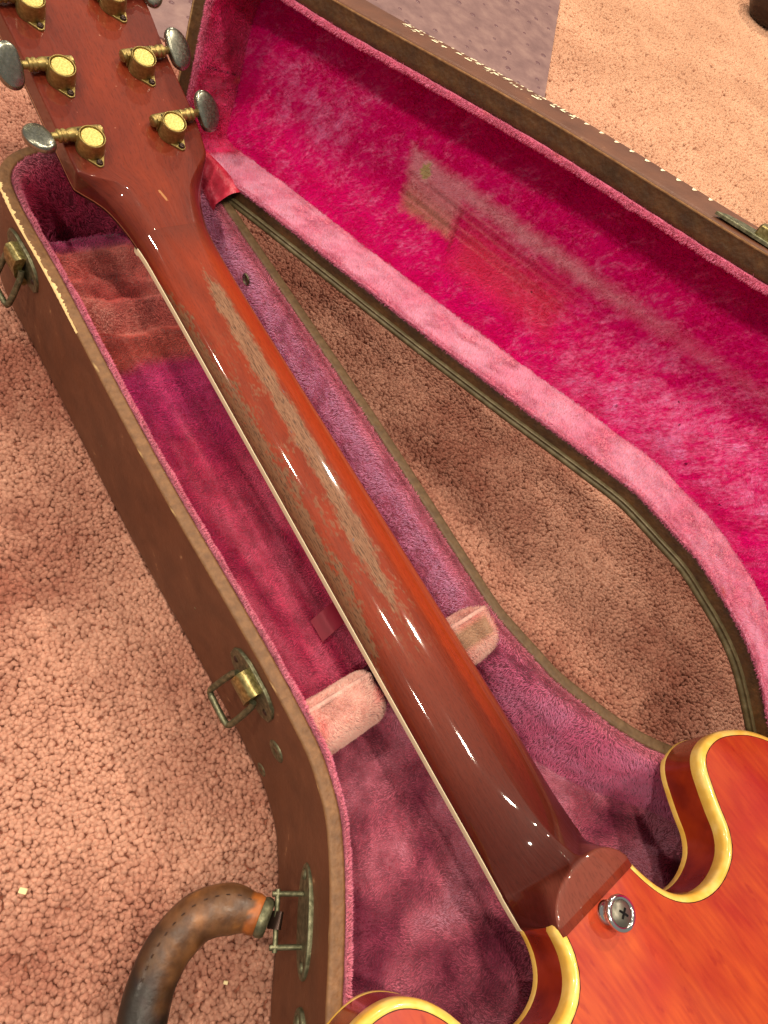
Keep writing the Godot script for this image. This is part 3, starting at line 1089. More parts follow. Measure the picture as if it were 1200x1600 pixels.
func handle(case: Node) -> void:
	var root := base("handle_mount", case)
	for q in [[360.0, 50.0, true], [404.0, 50.0, false]]:
		var xf := wall_frame(q[0], q[1])
		var g := Geo.new()
		var o := PackedVector2Array()
		for k in 28:
			var w := TAU * k / 28.0
			o.append(Vector2(signf(cos(w)) * pow(absf(cos(w)), 0.8) * 0.0235, sin(w) * 0.0096))
		g.prism(o, 0.0, 0.0022, 0.0008, xf)
		var pl := obj("bracket_plate", g, M.brass, root)
		for s in [-0.0185, 0.0185]:
			g = Geo.new()
			g.lathe([[0.0, 0.0034], [0.0016, 0.0031], [0.0028, 0.0022], [0.0029, 0.001]], xf * Transform3D(Basis(), Vector3(s, 0, 0)), 14)
			obj("bracket_screw", g, M.brass, root)
		g = Geo.new()
		for s in [-1, 1]:
			g.tube(PackedVector3Array([xf * Vector3(s * 0.0105, 0.001, 0.001), xf * Vector3(s * 0.0105, 0.008, 0.001), xf * Vector3(s * 0.0105, 0.0165, 0.0015)]), 0.0012, 8)
		g.tube(PackedVector3Array([xf * Vector3(-0.0125, 0.014, 0.0014), xf * Vector3(0, 0.014, 0.0014), xf * Vector3(0.0125, 0.014, 0.0014)]), 0.0012, 8)
		obj("bracket_bail", g, M.brass, root)
	# leather tube, arching outwards from the bracket and along the case
	var pts := []
	for q in [[354.0, 46.0, -122.5], [346.0, 44.0, -127.0], [336.0, 41.0, -136.0], [330.5, 38.0, -149.0], [333.5, 35.0, -164.0], [343.0, 32.5, -178.0], [358.0, 31.0, -190.0], [378.0, 31.0, -199.0], [398.0, 32.0, -205.0], [418.0, 35.0, -205.0], [434.0, 40.0, -198.0], [440.0, 45.0, -186.0]]:
		pts.append(Vector3(q[0], q[1], q[2]))
	var cv := Curve3D.new()
	for k in pts.size():
		var a: Vector3 = pts[maxi(k - 1, 0)]
		var b: Vector3 = pts[mini(k + 1, pts.size() - 1)]
		var h := (b - a) / 6.0
		cv.add_point(pts[k], -h, h)
	var len := cv.get_baked_length()
	var rows := []
	var cols := []
	var N := 90
	var s0 := 9.0
	for k in N + 1:
		var d := lerpf(s0, len - 2.0, float(k) / N)
		var c := cv.sample_baked(d, true)
		var tn := (cv.sample_baked(d + 1, true) - cv.sample_baked(d - 1, true)).normalized()
		var a := tn.cross(Vector3.UP).normalized()
		var b := a.cross(tn)
		var e := d - s0
		var r := 7.0 + 3.5 * sstep(0, 16, e) - 0.3 * sstep(20, 60, e)
		r += 1.2 * exp(-pow((e - 3.0) / 2.0, 2))
		var row := PackedVector3Array()
		var cr := PackedColorArray()
		for j in 25:
			var w := TAU * j / 24.0
			var q := c + (a * cos(w) * 1.02 + b * sin(w) * 0.95) * (r + 0.3 * ns(d * 1.5, cos(w) * 12.0, sin(w) * 12.0))
			row.append(p3(q.x, q.y, q.z))
			var n := ns(d * 1.1, cos(w) * 14.0, sin(w) * 14.0)
			var col := lin(102, 72, 48).lerp(lin(134, 94, 60), clampf(n * 1.5, 0, 1))
			var black := sstep(30, 60, e + n * 16 - sin(w + 0.6) * 16.0)
			col = col.lerp(lin(30, 26, 26), black * 0.97)
			if e < 6 + n * 3: col = col.lerp(lin(176, 104, 46), 0.85)
			elif n > 0.5 and black < 0.5: col = col.lerp(lin(160, 112, 66), 0.4)
			cr.append(col)
		row[24] = row[0]
		cr[24] = cr[0]
		rows.append(row)
		cols.append(cr)
	var g := Geo.new()
	g.grid(rows, Vector3.ZERO, null, cols)
	var lh := obj("leather_handle", g, M.leather, root)
	# stitches
	g = Geo.new()
	var k := 7.0
	while k < 60.0:
		var d := s0 + k
		var c := cv.sample_baked(d, true)
		var tn := (cv.sample_baked(d + 1, true) - cv.sample_baked(d - 1, true)).normalized()
		var a := tn.cross(Vector3.UP).normalized()
		var b := a.cross(tn)
		var sg := -1.0 if a.x > 0 else 1.0
		var q := c + (a * sg * 0.55 + b * 0.83) * (7.0 + 3.5 * sstep(0, 16, k) + 0.05)
		g.tube(PackedVector3Array([p3(q.x, q.y, q.z), p3(q.x + tn.x * 1.7, q.y + tn.y * 1.7, q.z + tn.z * 1.7)]), 0.00022, 5)
		k += 4.2
	obj("stitching", g, M.dark_metal, root)
	# end cap and the loop that holds the bail
	g = Geo.new()
	var c0 := cv.sample_baked(s0, true)
	var tn := (cv.sample_baked(s0 + 1, true) - cv.sample_baked(s0 - 1, true)).normalized()
	var axis := p3(-tn.x, -tn.y, -tn.z).normalized()
	var sx := axis.cross(Vector3.UP).normalized()
	var fr := Transform3D(Basis(sx, axis, sx.cross(axis)), p3(c0.x, c0.y, c0.z))
	g.lathe([[0.0080, -0.0015], [0.0086, 0.0], [0.0083, 0.0020], [0.0070, 0.0032], [0.0, 0.0034]], fr, 24)
	obj("end_cap", g, M.brass, root)
	g = Geo.new()
	var path := PackedVector3Array()
	var bail := wall_frame(360.0, 50.0) * Vector3(0, 0.014, 0.0014)
	var from := fr * Vector3(0, 0.003, 0)
	path.append(from)
	path.append(from.lerp(bail, 0.45) + Vector3(0, 0.002, 0))
	path.append(bail + Vector3(0, 0.0034, 0))
	path.append(bail + (bail - from).normalized() * 0.0036)
	path.append(bail - Vector3(0, 0.0032, 0))
	path.append(from.lerp(bail, 0.45) - Vector3(0, 0.002, 0))
	path.append(from - Vector3(0, 0.001, 0))
	rows = []
	var side := (bail - from).cross(Vector3.UP).normalized()
	for q in path:
		rows.append(PackedVector3Array([q - side * 0.0036, q + side * 0.0036]))
	g.grid(rows, Vector3.UP)
	obj("end_loop", g, M.dark_metal, root)

# ------------------------------------------------------------------ the lid
func lidp(x: float, e: float, u: float) -> Vector3:      # closed-lid position relative to the hinge
	return Vector3(x, e, -(u - HINGE_U)) * 0.001

func lid(case: Node) -> void:
	var o := PackedVector2Array()
	for k in outline.size():
		o.append(outline[k] + Vector2(0, 0.8 if outline[k].y > -10 else 0.5 - 3.8 * sstep(0, 260, outline[k].x)))
	var ld := base("lid", case)
	ld.position = p3(0, H, HINGE_U)
	ld.basis = Basis(Vector3(1, 0, -HINGE_Q).normalized(), -LID_TURN)
	var g := Geo.new()
	g.grid(loft(o, outward, [[-0.6, -0.5], [0.1, -0.1], [0.5, 1.2], [1.2, 6], [2.2, 14], [2.8, 20], [2.4, 26], [-0.5, 33], [-7, 38], [-17, 41], [-30, 42]], lidp))
	fill(g, off_outline(o, -30.0), 30.0, func(a, b): return lidp(a, 42.0, b), Vector3.UP)
	obj("lid_shell", g, M.tolex, ld)
	# rim: an olive metal lip outside, brown covering inside it
	g = Geo.new()
	var hinge_side := []
	for k in o.size():
		if o[k].y > -20.0 and o[k].x > -90.0 and o[k].x < 860.0: hinge_side.append(k)
	hinge_side.sort_custom(func(p, q): return o[p].x < o[q].x)
	var lip_rows := []
	for p in [[0.65, 2.4], [0.9, -0.9], [0.4, -1.7], [-0.6, -2.0], [-1.6, -1.9], [-2.2, -1.2], [-2.8, -1.2], [-3.4, -1.9], [-4.0, -1.7], [-4.5, -0.6], [-4.6, 1.0]]:
		var row := PackedVector3Array()
		for k in hinge_side:
			var q: Vector2 = o[k] + outward[k] * p[0]
			row.append(lidp(q.x, p[1], q.y))
		lip_rows.append(row)
	g.grid(lip_rows, (Transform3D(Basis(), Vector3.ZERO) * Vector3.DOWN))
	obj("lid_lip", g, M.olive, ld)
	g = Geo.new()
	var prof := [[-0.4, -0.35], [-1.0, -0.5], [-1.8, -0.1], [-5.2, 0.1], [-8.0, 0.1], [-10.8, 0.3], [-11.8, 1.4]]
	var cols := []
	for k in prof.size():
		var row := PackedColorArray()
		for j in o.size() + 1:
			var n := ns(o[j % o.size()].x * 1.3, o[j % o.size()].y * 1.3 + k * 7.0, 530.0)
			row.append(lin(205, 168, 124) if k < 2 else lin(66, 43, 21).lerp(lin(96, 66, 34), clampf(0.5 + n, 0, 1)))
		cols.append(row)
	g.grid(loft(o, outward, prof, lidp), Vector3.ZERO, null, cols)
	obj("lid_rim", g, M.rim, ld)
	# plush wall
	prof = [[-11.3, 2.0], [-11.9, -0.4], [-13.0, -1.3], [-14.0, -0.4], [-14.4, 3.0], [-14.6, 12], [-14.8, 22], [-15.2, 31], [-16.6, 36.5]]
	var rows := loft(o, outward, prof, lidp)
	cols = []
	for k in prof.size():
		var row := PackedColorArray()
		for j in o.size() + 1:
			var q := o[j % o.size()]
			var nn := outward[j % o.size()]
			var wob := ns(q.x * 2.2, q.y * 2.2, k * 3.0) * 0.6
			rows[k][j] += Vector3(nn.x, 0.3, -nn.y) * wob * 0.001
			var n := ns(q.x * 0.6, q.y * 0.6 + k * 0.8, 540.0)
			var c := lin(250, 158, 182).lerp(lin(240, 138, 168), clampf(0.4 + n * 1.0, 0, 1))
			if q.y < 0 or q.x < -60: c = lin(218, 70, 122).lerp(lin(206, 40, 100), clampf(0.5 + n, 0, 1))
			if k < 4: c = c.lerp(lin(234, 140, 168), 0.6)
			var st := ns(q.x * 1.7, q.y * 1.7, 550.0 + k * 6.0)   # small tan stains
			if st > 0.6: c = c.lerp(lin(206, 110, 90), 0.7)
			row.append(c)
		cols.append(row)
	g = Geo.new()
	g.grid(rows, Vector3.UP, null, cols)
	for k in g.n.size():   # face the middle of the lid
		pass
	obj("lid_lining_wall", g, M.plush, ld)
	plush("lid_wall_nap", g, ld, 1.8, 1.6, func(p): return Vector3(p.x, p.y - 0.03, 0.073))
	# plush panel, gently padded
	g = Geo.new()
	var inner := off_outline(o, -15.6)
	fill(g, inner, 7.0, func(a, b):
			var d := 1e9
			for q in range(0, inner.size(), 3):
				d = minf(d, inner[q].distance_squared_to(Vector2(a, b)))
			d = sqrt(d)
			return lidp(a, 36.5 - 2.5 * sstep(1, 22, d) + ns(a * 0.35, b * 0.35, 560.0) * 1.6 + 1.2 * exp(-pow((b + 13.0) / 3.0, 2)) * sstep(60, 75, a), b),
		Vector3.DOWN, func(a, b): return Vector2((a + 110.0) / 540.0, (b + 110.0) / 220.0))
	obj("lid_lining_panel", g, M.panel, ld)
	plush("panel_nap", g, ld, 2.0, 1.5, func(p): return p + Vector3.DOWN, -1.0, true)
	# seam at the head end of the plush
	g = Geo.new()
	g.tube(PackedVector3Array([lidp(-80.6, -0.4, -4.0), lidp(-79.4, 12, -3.0), lidp(-79.2, 24, -2.0), lidp(-78.6, 35, -1.0)]), 0.0007, 6)
	for k in g.c.size():
		g.c[k] = lin(120, 20, 60)
	obj("lining_seam", g, M.plush, ld)
	# traces of white lettering along the outer wall, on the turn of its edge
	var pos := 40.0
	var r2 := RandomNumberGenerator.new()
	r2.seed = 21
	var t := Geo.new()
	var glyphs := []
	while pos < 236.0:
		var k := nearest_in(o, pos)
		if pos < 150.0:
			var wd := r2.randf_range(2.2, 4.2)
			for s in r2.randi_range(2, 3):
				glyphs.append([pos + s * wd * 0.55, r2.randf_range(-1.2, 1.2), r2.randf_range(0.7, 1.3), r2.randf_range(12.5, 19.0)])
			if r2.randf() < 0.5: glyphs.append([pos + wd * 0.5, wd * 0.55, 1.3, r2.randf_range(13.0, 18.0), 1])
			pos += wd + (6.5 if r2.randf() < 0.18 else 3.0)
		else:
			glyphs.append([pos, 0.0, r2.randf_range(1.6, 2.4), 17.0, 2])
			pos += 9.0
	for q in glyphs:
		var pts := []
		var wall := func(px: float, e: float) -> Vector3:
			var k := nearest_in(o, px)
			var of := lerpf(1.2, 2.2, clampf((e - 6.0) / 8.0, 0, 1)) + 0.6 * clampf((e - 14.0) / 6.0, 0, 1) - 0.4 * clampf((e - 20.0) / 6.0, 0, 1) + 0.22
			return lidp(px, e, o[k].y + outward[k].y * of)
		var t0: float = q[3]
		var hw: float = q[2] * 0.4
		var lean: float = q[1]
		if q.size() > 4 and q[4] == 1:
			t.grid([PackedVector3Array([wall.call(q[0] - lean, t0), wall.call(q[0] + lean, t0)]), PackedVector3Array([wall.call(q[0] - lean, t0 + 1.6), wall.call(q[0] + lean, t0 + 1.6)])], lidp(0, 0, -100))
		elif q.size() > 4:
			t.grid([PackedVector3Array([wall.call(q[0] - 0.3, t0), wall.call(q[0] + 0.4, t0)]), PackedVector3Array([wall.call(q[0] - hw * 1.6, t0 + 4.6), wall.call(q[0] + hw * 1.6, t0 + 4.6)])], lidp(0, 0, -100))
		else:
			t.grid([PackedVector3Array([wall.call(q[0] - hw, t0), wall.call(q[0] + hw, t0)]), PackedVector3Array([wall.call(q[0] - hw + lean, 24.0), wall.call(q[0] + hw + lean, 24.0)])], lidp(0, 0, -100))
	obj("painted_lettering", t, M.paint, ld)
	# catch plate of the lid, over its upper edge
	var k := nearest_in(o, 262.0)
	var fr := Transform3D(Basis(Vector3.RIGHT, lidp(0, 0, HINGE_U - 1000.0).normalized(), Vector3(0, -1, 0)), lidp(262, 9, o[k].y + outward[k].y * 1.2))
	g = Geo.new()
	var pl := PackedVector2Array()
	for q in [[-26, 8], [-22, 1], [-14, -3], [-6, -5], [6, -5], [14, -3], [22, 1], [26, 8]]:
		pl.append(Vector2(q[0], q[1]) * 0.001)
	g.prism(pl, 0.0, 0.0016, 0.0005, fr)
	var cp := obj("catch_plate", g, M.brass, ld)
	g = Geo.new()
	g.box(Vector3(0.012, 0.005, 0.009), fr * Transform3D(Basis(), Vector3(-0.001, 0.0035, 0.001)), 0.001)
	obj("catch_hook", g, M.hasp, ld)

func nearest_in(o: PackedVector2Array, x: float) -> int:
	var best := 0
	var bd := 1e9
	for k in o.size():
		if o[k].y < -10 and absf(o[k].x - x) < bd:
			bd = absf(o[k].x - x)
			best = k
	return best

func off_outline(o: PackedVector2Array, d: float) -> PackedVector2Array:
	var r := PackedVector2Array()
	for k in o.size():
		var q := o[k] + outward[k] * d
		if r.size() == 0 or q.distance_to(r[r.size() - 1]) > 1.5: r.append(q)
	return r

# a field of short pile over a lining: tufts of three blades, lying in swathes; seen_from(p) is a point on the open side
func plush(called: String, g: Geo, parent: Node, per_mm2: float, length: float, seen_from: Callable, from_x := -1.0, painted := false, bright := 1.0) -> void:
	var tuft := Geo.new()
	for k in 3:
		var a := PI * k / 3.0
		var d := Vector3(cos(a), 0, sin(a))
		var o := d.rotated(Vector3.UP, 1.1) * 0.16
		tuft.grid([PackedVector3Array([(o - d * 0.11) * 0.001, (o + d * 0.11) * 0.001]), PackedVector3Array([(o * 1.4 + Vector3(0, 1, 0.12)) * 0.001, (o * 1.4 + Vector3(0, 1, 0.12) + d * 0.02) * 0.001])], d.cross(Vector3.UP))
	var mesh := tuft.mesh()
	var xfs := []
	var cols := PackedColorArray()
	for k in range(0, g.i.size(), 3):
		var ia := g.i[k]
		var ib := g.i[k + 1]
		var ic := g.i[k + 2]
		var a := g.v[ia]
		if a.x > 0.475 or a.x < from_x: continue
		var ab := g.v[ib] - a
		var ac := g.v[ic] - a
		var cr := ab.cross(ac)
		var want := cr.length() * 0.5e6 * per_mm2
		var cnt := int(want) + (1 if rng.randf() < want - floorf(want) else 0)
		if cnt == 0: continue
		var nn := cr.normalized()
		var ref: Vector3 = seen_from.call(a)
		if ref == Vector3.ZERO: nn = g.n[ia]
		elif nn.dot(ref - a) < 0: nn = -nn
		var t1 := nn.cross(Vector3(0.31, 0.2, 0.93)).normalized()
		var t2 := nn.cross(t1)
		for j in cnt:
			var w1 := rng.randf()
			var w2 := rng.randf()
			if w1 + w2 > 1.0:
				w1 = 1.0 - w1
				w2 = 1.0 - w2
			var p := a + ab * w1 + ac * w2
			var q := p * 1000.0
			var f1 := ns(q.x * 0.7, q.y * 0.7, q.z * 0.7)
			var f2 := ns(q.x * 1.1 + 400.0, q.y * 1.1, q.z * 1.1)
			var ang := 0.9 + f1 * 3.0
			var lean := clampf(0.75 + f2 * 1.6, 0.05, 1.9)
			var up := (nn + (t1 * cos(ang) + t2 * sin(ang)) * lean + Vector3(rng.randf_range(-0.35, 0.35), rng.randf_range(-0.35, 0.35), rng.randf_range(-0.35, 0.35))).normalized()
			var sx := up.cross(Vector3(rng.randf_range(-1, 1), rng.randf_range(-1, 1), rng.randf_range(-1, 1))).normalized()
			xfs.append(Transform3D(Basis(sx, up, sx.cross(up)).scaled_local(Vector3(1, length * rng.randf_range(0.7, 1.2), 1)), p))
			var c: Color
			if painted:
				var uv := g.t[ia] * (1.0 - w1 - w2) + g.t[ib] * w1 + g.t[ic] * w2
				c = panel_image.get_pixel(clampi(int(uv.x * panel_image.get_width()), 0, panel_image.get_width() - 1), clampi(int(uv.y * panel_image.get_height()), 0, panel_image.get_height() - 1)).srgb_to_linear()
			else:
				c = g.c[ia] * (1.0 - w1 - w2) + g.c[ib] * w1 + g.c[ic] * w2
			var lift := rng.randf_range(1.3, 1.75) * bright
			cols.append(Color(minf(c.r * lift, 0.9), minf(c.g * lift, 0.9), minf(c.b * lift, 0.9)))
	copies(called, mesh, M.fibre, xfs, cols, parent)

# plush fibres standing along the edges of the lining
func fringe(case: Node) -> void:
	var g := Geo.new()
	g.grid([PackedVector3Array([Vector3(-0.00011, 0, 0), Vector3(0.00011, 0, 0)]), PackedVector3Array([Vector3(-0.00007, 0.0009, 0.0001), Vector3(0.00007, 0.0009, 0.0001)]), PackedVector3Array([Vector3(0, 0.0017, 0.0004), Vector3(0, 0.0017, 0.0004)])], Vector3.BACK)
	var mesh := g.mesh()
	var ld: Node3D = case.get_node("lid")
	for part in 2:
		var xfs := []
		var cols := PackedColorArray()
		for k in outline.size():
			var a := outline[k]
			var b := outline[(k + 1) % outline.size()]
			if a.x > 470.0: continue
			for j in 120:
				var w := rng.randf()
				var q := a.lerp(b, w)
				var nn := outward[k].lerp(outward[(k + 1) % outline.size()], w)
				var tt := rng.randf()
				var tang := Vector2(-nn.y, nn.x)
				var p: Vector3
				var up: Vector3
				if part == 0:
					var of := lerpf(-7.1, -10.0, tt)
					var y := 78.9 + 1.0 * sin(tt * PI) - 1.4 * tt
					p = p3(q.x + nn.x * of, y, q.y + nn.y * of)
					up = Vector3(-nn.x * (tt - 0.35) * 1.2, 0.9, nn.y * (tt - 0.35) * 1.2)
				else:
					var of := lerpf(-11.7, -14.4, tt)
					var y := -0.3 - 0.9 * sin(tt * PI) + tt * 1.0
					q += Vector2(0, 0.8 if q.y > -10 else 0.5 - 3.8 * sstep(0, 260, q.x))
					p = lidp(q.x + nn.x * of, y, q.y + nn.y * of)
					up = Vector3(-nn.x * (tt - 0.3) * 1.4, -0.8, nn.y * (tt - 0.3) * 1.4)
				up += Vector3(rng.randf_range(-0.5, 0.5), rng.randf_range(-0.4, 0.4), rng.randf_range(-0.5, 0.5))
				up = up.normalized()
				var sx := up.cross(Vector3(rng.randf_range(-1, 1), rng.randf_range(-1, 1), rng.randf_range(-1, 1))).normalized()
				var sc := rng.randf_range(0.6, 1.15)
				xfs.append(Transform3D(Basis(sx, up, sx.cross(up)).scaled_local(Vector3.ONE * sc), p))
				var c := lining_colour(q.x, 79.0, q.y) if part == 0 else lin(230, 128, 164)
				cols.append(c * rng.randf_range(0.8, 1.15))
		copies("edge_plush", mesh, M.fibre, xfs, cols, case if part == 0 else ld)

# ------------------------------------------------------------------ the guitar
# station along the instrument: centre of the underside of the wood, and the direction away from it
func spine(s: float) -> Array:
	if s >= 0:
		return [Vector3(s, 85.2 - 0.0582 * s, 0), 0.058]
	return [Vector3(s * cos(0.228), 85.2 - s * sin(0.228), 0), 0.228]

const TAB := [
	# s, half width bass, treble, height, flat half bass, treble, straight side, roundness
	[-192.0, 36.0, 40.0, 14.6, 34.0, 38.0, 13.4, 2.0],
	[-186.0, 40.5, 46.0, 14.8, 39.0, 44.6, 13.6, 2.0],
	[-178.0, 42.0, 50.0, 15.0, 40.8, 48.8, 13.8, 2.0],
	[-150.0, 42.4, 49.2, 15.0, 41.2, 48.0, 13.8, 2.0],
	[-110.0, 41.6, 45.8, 15.0, 40.4, 44.6, 13.8, 2.0],
	[-77.0, 42.0, 45.0, 15.0, 40.8, 43.8, 13.8, 2.0],
	[-56.0, 42.4, 42.6, 15.0, 41.2, 41.2, 13.8, 2.0],
	[-48.0, 42.5, 41.2, 15.0, 41.2, 39.6, 13.7, 2.0],
	[-41.5, 42.3, 38.4, 15.0, 40.2, 34.6, 13.2, 1.8],
	[-40.0, 41.2, 37.4, 15.0, 38.0, 33.0, 12.6, 1.6],
	[-37.0, 38.6, 35.6, 15.0, 33.0, 30.0, 11.2, 1.4],
	[-32.0, 34.0, 32.6, 15.1, 22.0, 25.0, 8.8, 1.25],
	[-25.0, 29.4, 29.0, 15.2, 15.4, 19.0, 6.0, 1.35],
	[-15.0, 25.8, 25.6, 15.2, 12.0, 14.6, 4.0, 1.6],
	[-6.0, 23.6, 23.6, 15.0, 9.6, 11.4, 2.8, 1.8],
	[4.0, 22.2, 22.2, 14.7, 7.6, 9.0, 2.0, 1.93],
	[14.0, 21.8, 21.8, 14.3, 5.6, 6.6, 1.4, 1.98],
	[28.0, 21.9, 21.9, 13.7, 3.4, 4.0, 1.0, 2.0],
	[50.0, 22.1, 22.1, 13.5, 1.0, 1.2, 1.0, 2.0],
	[80.0, 22.6, 22.6, 13.5, 0.0, 0.0, 1.0, 2.0],
	[200.0, 24.6, 24.6, 14.4, 0.0, 0.0, 0.8, 2.0],
	[345.0, 26.9, 26.9, 15.8, 0.0, 0.0, 0.6, 1.9],
	[360.0, 27.1, 27.1, 16.4, 0.0, 0.0, 0.8, 1.7],
	[374.0, 27.3, 27.3, 17.8, 0.0, 0.0, 1.2, 1.46],
	[384.0, 27.5, 27.5, 19.8, 0.0, 0.0, 1.6, 1.28],
	[392.0, 27.7, 27.7, 22.4, 0.6, 0.6, 2.0, 1.12],
	[398.0, 27.9, 27.9, 25.4, 1.4, 1.4, 2.2, 1.02],
	[402.0, 28.0, 28.0, 27.4, 2.2, 2.2, 2.4, 0.98],
	[404.6, 28.1, 28.1, 29.4, 3.4, 3.4, 2.6, 0.92],
	[406.0, 28.3, 28.3, 30.6, 6.4, 6.4, 2.8, 0.86],
	[407.0, 28.3, 28.3, 31.1, 10.6, 10.6, 2.8, 0.86],
	[408.5, 28.3, 28.3, 31.3, 14.7, 14.7, 2.8, 0.86],
	[410.5, 28.3, 28.3, 31.3, 18.4, 18.4, 2.8, 0.86],
	[413.5, 28.3, 28.3, 31.3, 22.2, 22.2, 2.8, 0.86],
	[417.0, 28.3, 28.3, 31.3, 25.0, 25.0, 2.8, 0.90],
	[421.0, 28.3, 28.3, 31.3, 26.6, 26.6, 2.8, 0.90],
	[424.8, 27.6, 27.6, 31.3, 26.6, 26.6, 2.8, 0.90],
]

func neck_ring(s: float) -> PackedVector3Array:
	var wl := table(TAB, s, 1)
	var wr := table(TAB, s, 2)
	var h := table(TAB, s, 3)
	var fl := table(TAB, s, 4)
	var fr := table(TAB, s, 5)
	var sd := table(TAB, s, 6)
	var pw := table(TAB, s, 7)
	var pts := PackedVector2Array()     # (u, height), bass edge to treble edge
	var NQ := 14
	pts.append(Vector2(-wl, 0))
	for k in NQ + 1:
		var w := PI / 2 * k / NQ
		pts.append(Vector2(-fl - (wl - fl) * pow(cos(w), 2.0 / pw), sd + (h - sd) * pow(sin(w), 2.0 / pw)))
	var cut := 1.3 * sstep(404.5, 407.0, s)
	for k in pts.size():
		pts[k] = Vector2(pts[k].x, minf(pts[k].y, h - cut))
	for k in 5:
		pts.append(Vector2(lerpf(-fl + cut, fr - cut, k / 4.0) if cut > 0 else lerpf(-fl, fr, (k + 1) / 6.0), h))
	for k in NQ + 1:
		var w := PI / 2 * (NQ - k) / NQ
		pts.append(Vector2(fr + (wr - fr) * pow(cos(w), 2.0 / pw), minf(h - cut, sd + (h - sd) * pow(sin(w), 2.0 / pw))))
	pts.append(Vector2(wr, 0))
	var c: Array = spine(s)
	var tilt := lerpf(0.228, 0.058, sstep(-32, 40, s))
	var ring := PackedVector3Array()
	for q in pts:
		var o: Vector3 = c[0]
		ring.append(p3(o.x + q.y * sin(tilt), o.y + q.y * cos(tilt), q.x))
	return ring

func hs_frame(s: float, u: float, h: float) -> Transform3D:   # on the headstock: x to the nut, y off its back, z towards the bass side
	var t := 0.228
	var y := Vector3(sin(t), cos(t), 0)
	var x := Vector3(cos(t), -sin(t), 0)
	return Transform3D(Basis(x, y, x.cross(y)), p3(-s * cos(t) + h * sin(t), 85.2 + s * sin(t) + h * cos(t), u))

func make_guitar() -> void:
	var gt := base("electric_guitar")
	tag(gt, "red semi-hollow electric guitar lying face down in the pink lined case", "guitar")
	gt.transform = Transform3D(Basis(Vector3(0.946236, 0.006832, 0.002784), Vector3(-0.006841, 0.946236, 0.002896), Vector3(-0.002763, -0.002916, 0.946256)), Vector3(0.015609, 0.021023, 0.009952))
	# neck and headstock, one piece of wood
	var ss := []
	var s := -192.0
	while s < 424.8:
		ss.append(s)
		s += 0.5 if s > 402 else (1.2 if (s > -52 and s < 20) or s > 340 else 4.0)
	ss.append(424.8)
	var rows := []
	var uvs := []
	for q in ss:
		var ring := neck_ring(q)
		rows.append(ring)
		var len := 0.0
		for k in ring.size() - 1:
			len += ring[k].distance_to(ring[k + 1])
		var uv := PackedVector2Array()
		var l := 0.0
		for k in ring.size():
			if k > 0: l += ring[k].distance_to(ring[k - 1])
			uv.append(Vector2((q + 190.0) / 611.0, clampf(l / len, 0.003, 0.997)))
		uvs.append(uv)
	var g := Geo.new()
	g.grid(rows, Vector3.ZERO, uvs)
	g.fan(rows[0], Vector3.LEFT)
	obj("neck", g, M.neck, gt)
	# underside: added pale strip painting the lacquer edge glint, and dark face on the headstock
	g = Geo.new()
	var f := Geo.new()
	var top := []
	var low := []
	rows = []
	var frows := []
	for q in ss:
		if q > 1.0: break
		var ring := neck_ring(q)
		var a := ring[0]
		var b := ring[ring.size() - 1]
		var d := Vector3(-sin(0.228), -cos(0.228), 0) * 0.001
		rows.append(PackedVector3Array([a + d * 0.02, a + d * 0.9, b + d * 0.9, b + d * 0.02]))
		frows.append(PackedVector3Array([a + d * 0.9, a + d * 2.4, b + d * 2.4, b + d * 0.9]))
	g.grid(rows)
	f.grid(frows)
	obj("edge_glint", g, M.edge_glint, gt)
	obj("headstock_face", f, M.face, gt)
	# fingerboard with its white edge
	g = Geo.new()
	f = Geo.new()
	rows = []
	frows = []
	for k in 60:
		var q := lerpf(1.0, 423.0, k / 59.0)
		var wl := table(TAB, q, 1)
		var o: Vector3 = spine(q)[0]
		frows.append(PackedVector3Array([p3(o.x, o.y - 0.05, -wl + 0.3), p3(o.x, o.y - 4.6, -wl + 0.8), p3(o.x, o.y - 5.4, 0), p3(o.x, o.y - 4.6, wl - 0.8), p3(o.x, o.y - 0.05, wl - 0.3)]))
		rows.append(PackedVector3Array([p3(o.x, o.y - 0.1, -wl + 0.4), p3(o.x, o.y - 0.15, -wl - 0.15), p3(o.x, o.y - 0.6, -wl - 0.35), p3(o.x, o.y - 4.2, -wl - 0.35), p3(o.x, o.y - 4.7, -wl - 0.1), p3(o.x, o.y - 4.8, -wl + 1.2)]))
	f.grid(frows, Vector3.DOWN)
	g.grid(rows, p3(0, 0, -1))
	obj("fingerboard", f, M.fingerboard, gt)
	obj("fingerboard_binding", g, M.fret_binding, gt)
	g = Geo.new()
	g.box(Vector3(0.005, 0.006, 0.0445), Transform3D(Basis(), p3(-1.5, 81.5, 0)), 0.0006)
	obj("nut", g, M.fret_binding, gt)
	# tuning machines
	var left := machine(1.0)
	var right := machine(-1.0)
	var spots := [[left, 54.0, -29.4, 0.05, 0.35], [left, 98.7, -27.0, 0.05, -0.75], [left, 142.5, -25.8, 0.05, -0.3], [right, 59.8, 22.9, 0.12, -0.6], [right, 103.9, 23.7, 0.12, -0.5], [right, 148.4, 25.2, 0.12, -0.4]]
	var used := {}
	for q in spots:
		var t: Node3D = q[0] if not used.has(q[0]) else q[0].duplicate()
		used[q[0]] = true
		t.name = "tuning_machine"
		gt.add_child(t, true)
		t.transform = hs_frame(q[1], q[2], 15.02) * Transform3D(Basis(Vector3.UP, q[3]), Vector3.ZERO)
		var sh: Node3D = t.get_node("button")
		sh.basis = Basis(Vector3(0, 0, 1), q[4])
	body(gt)

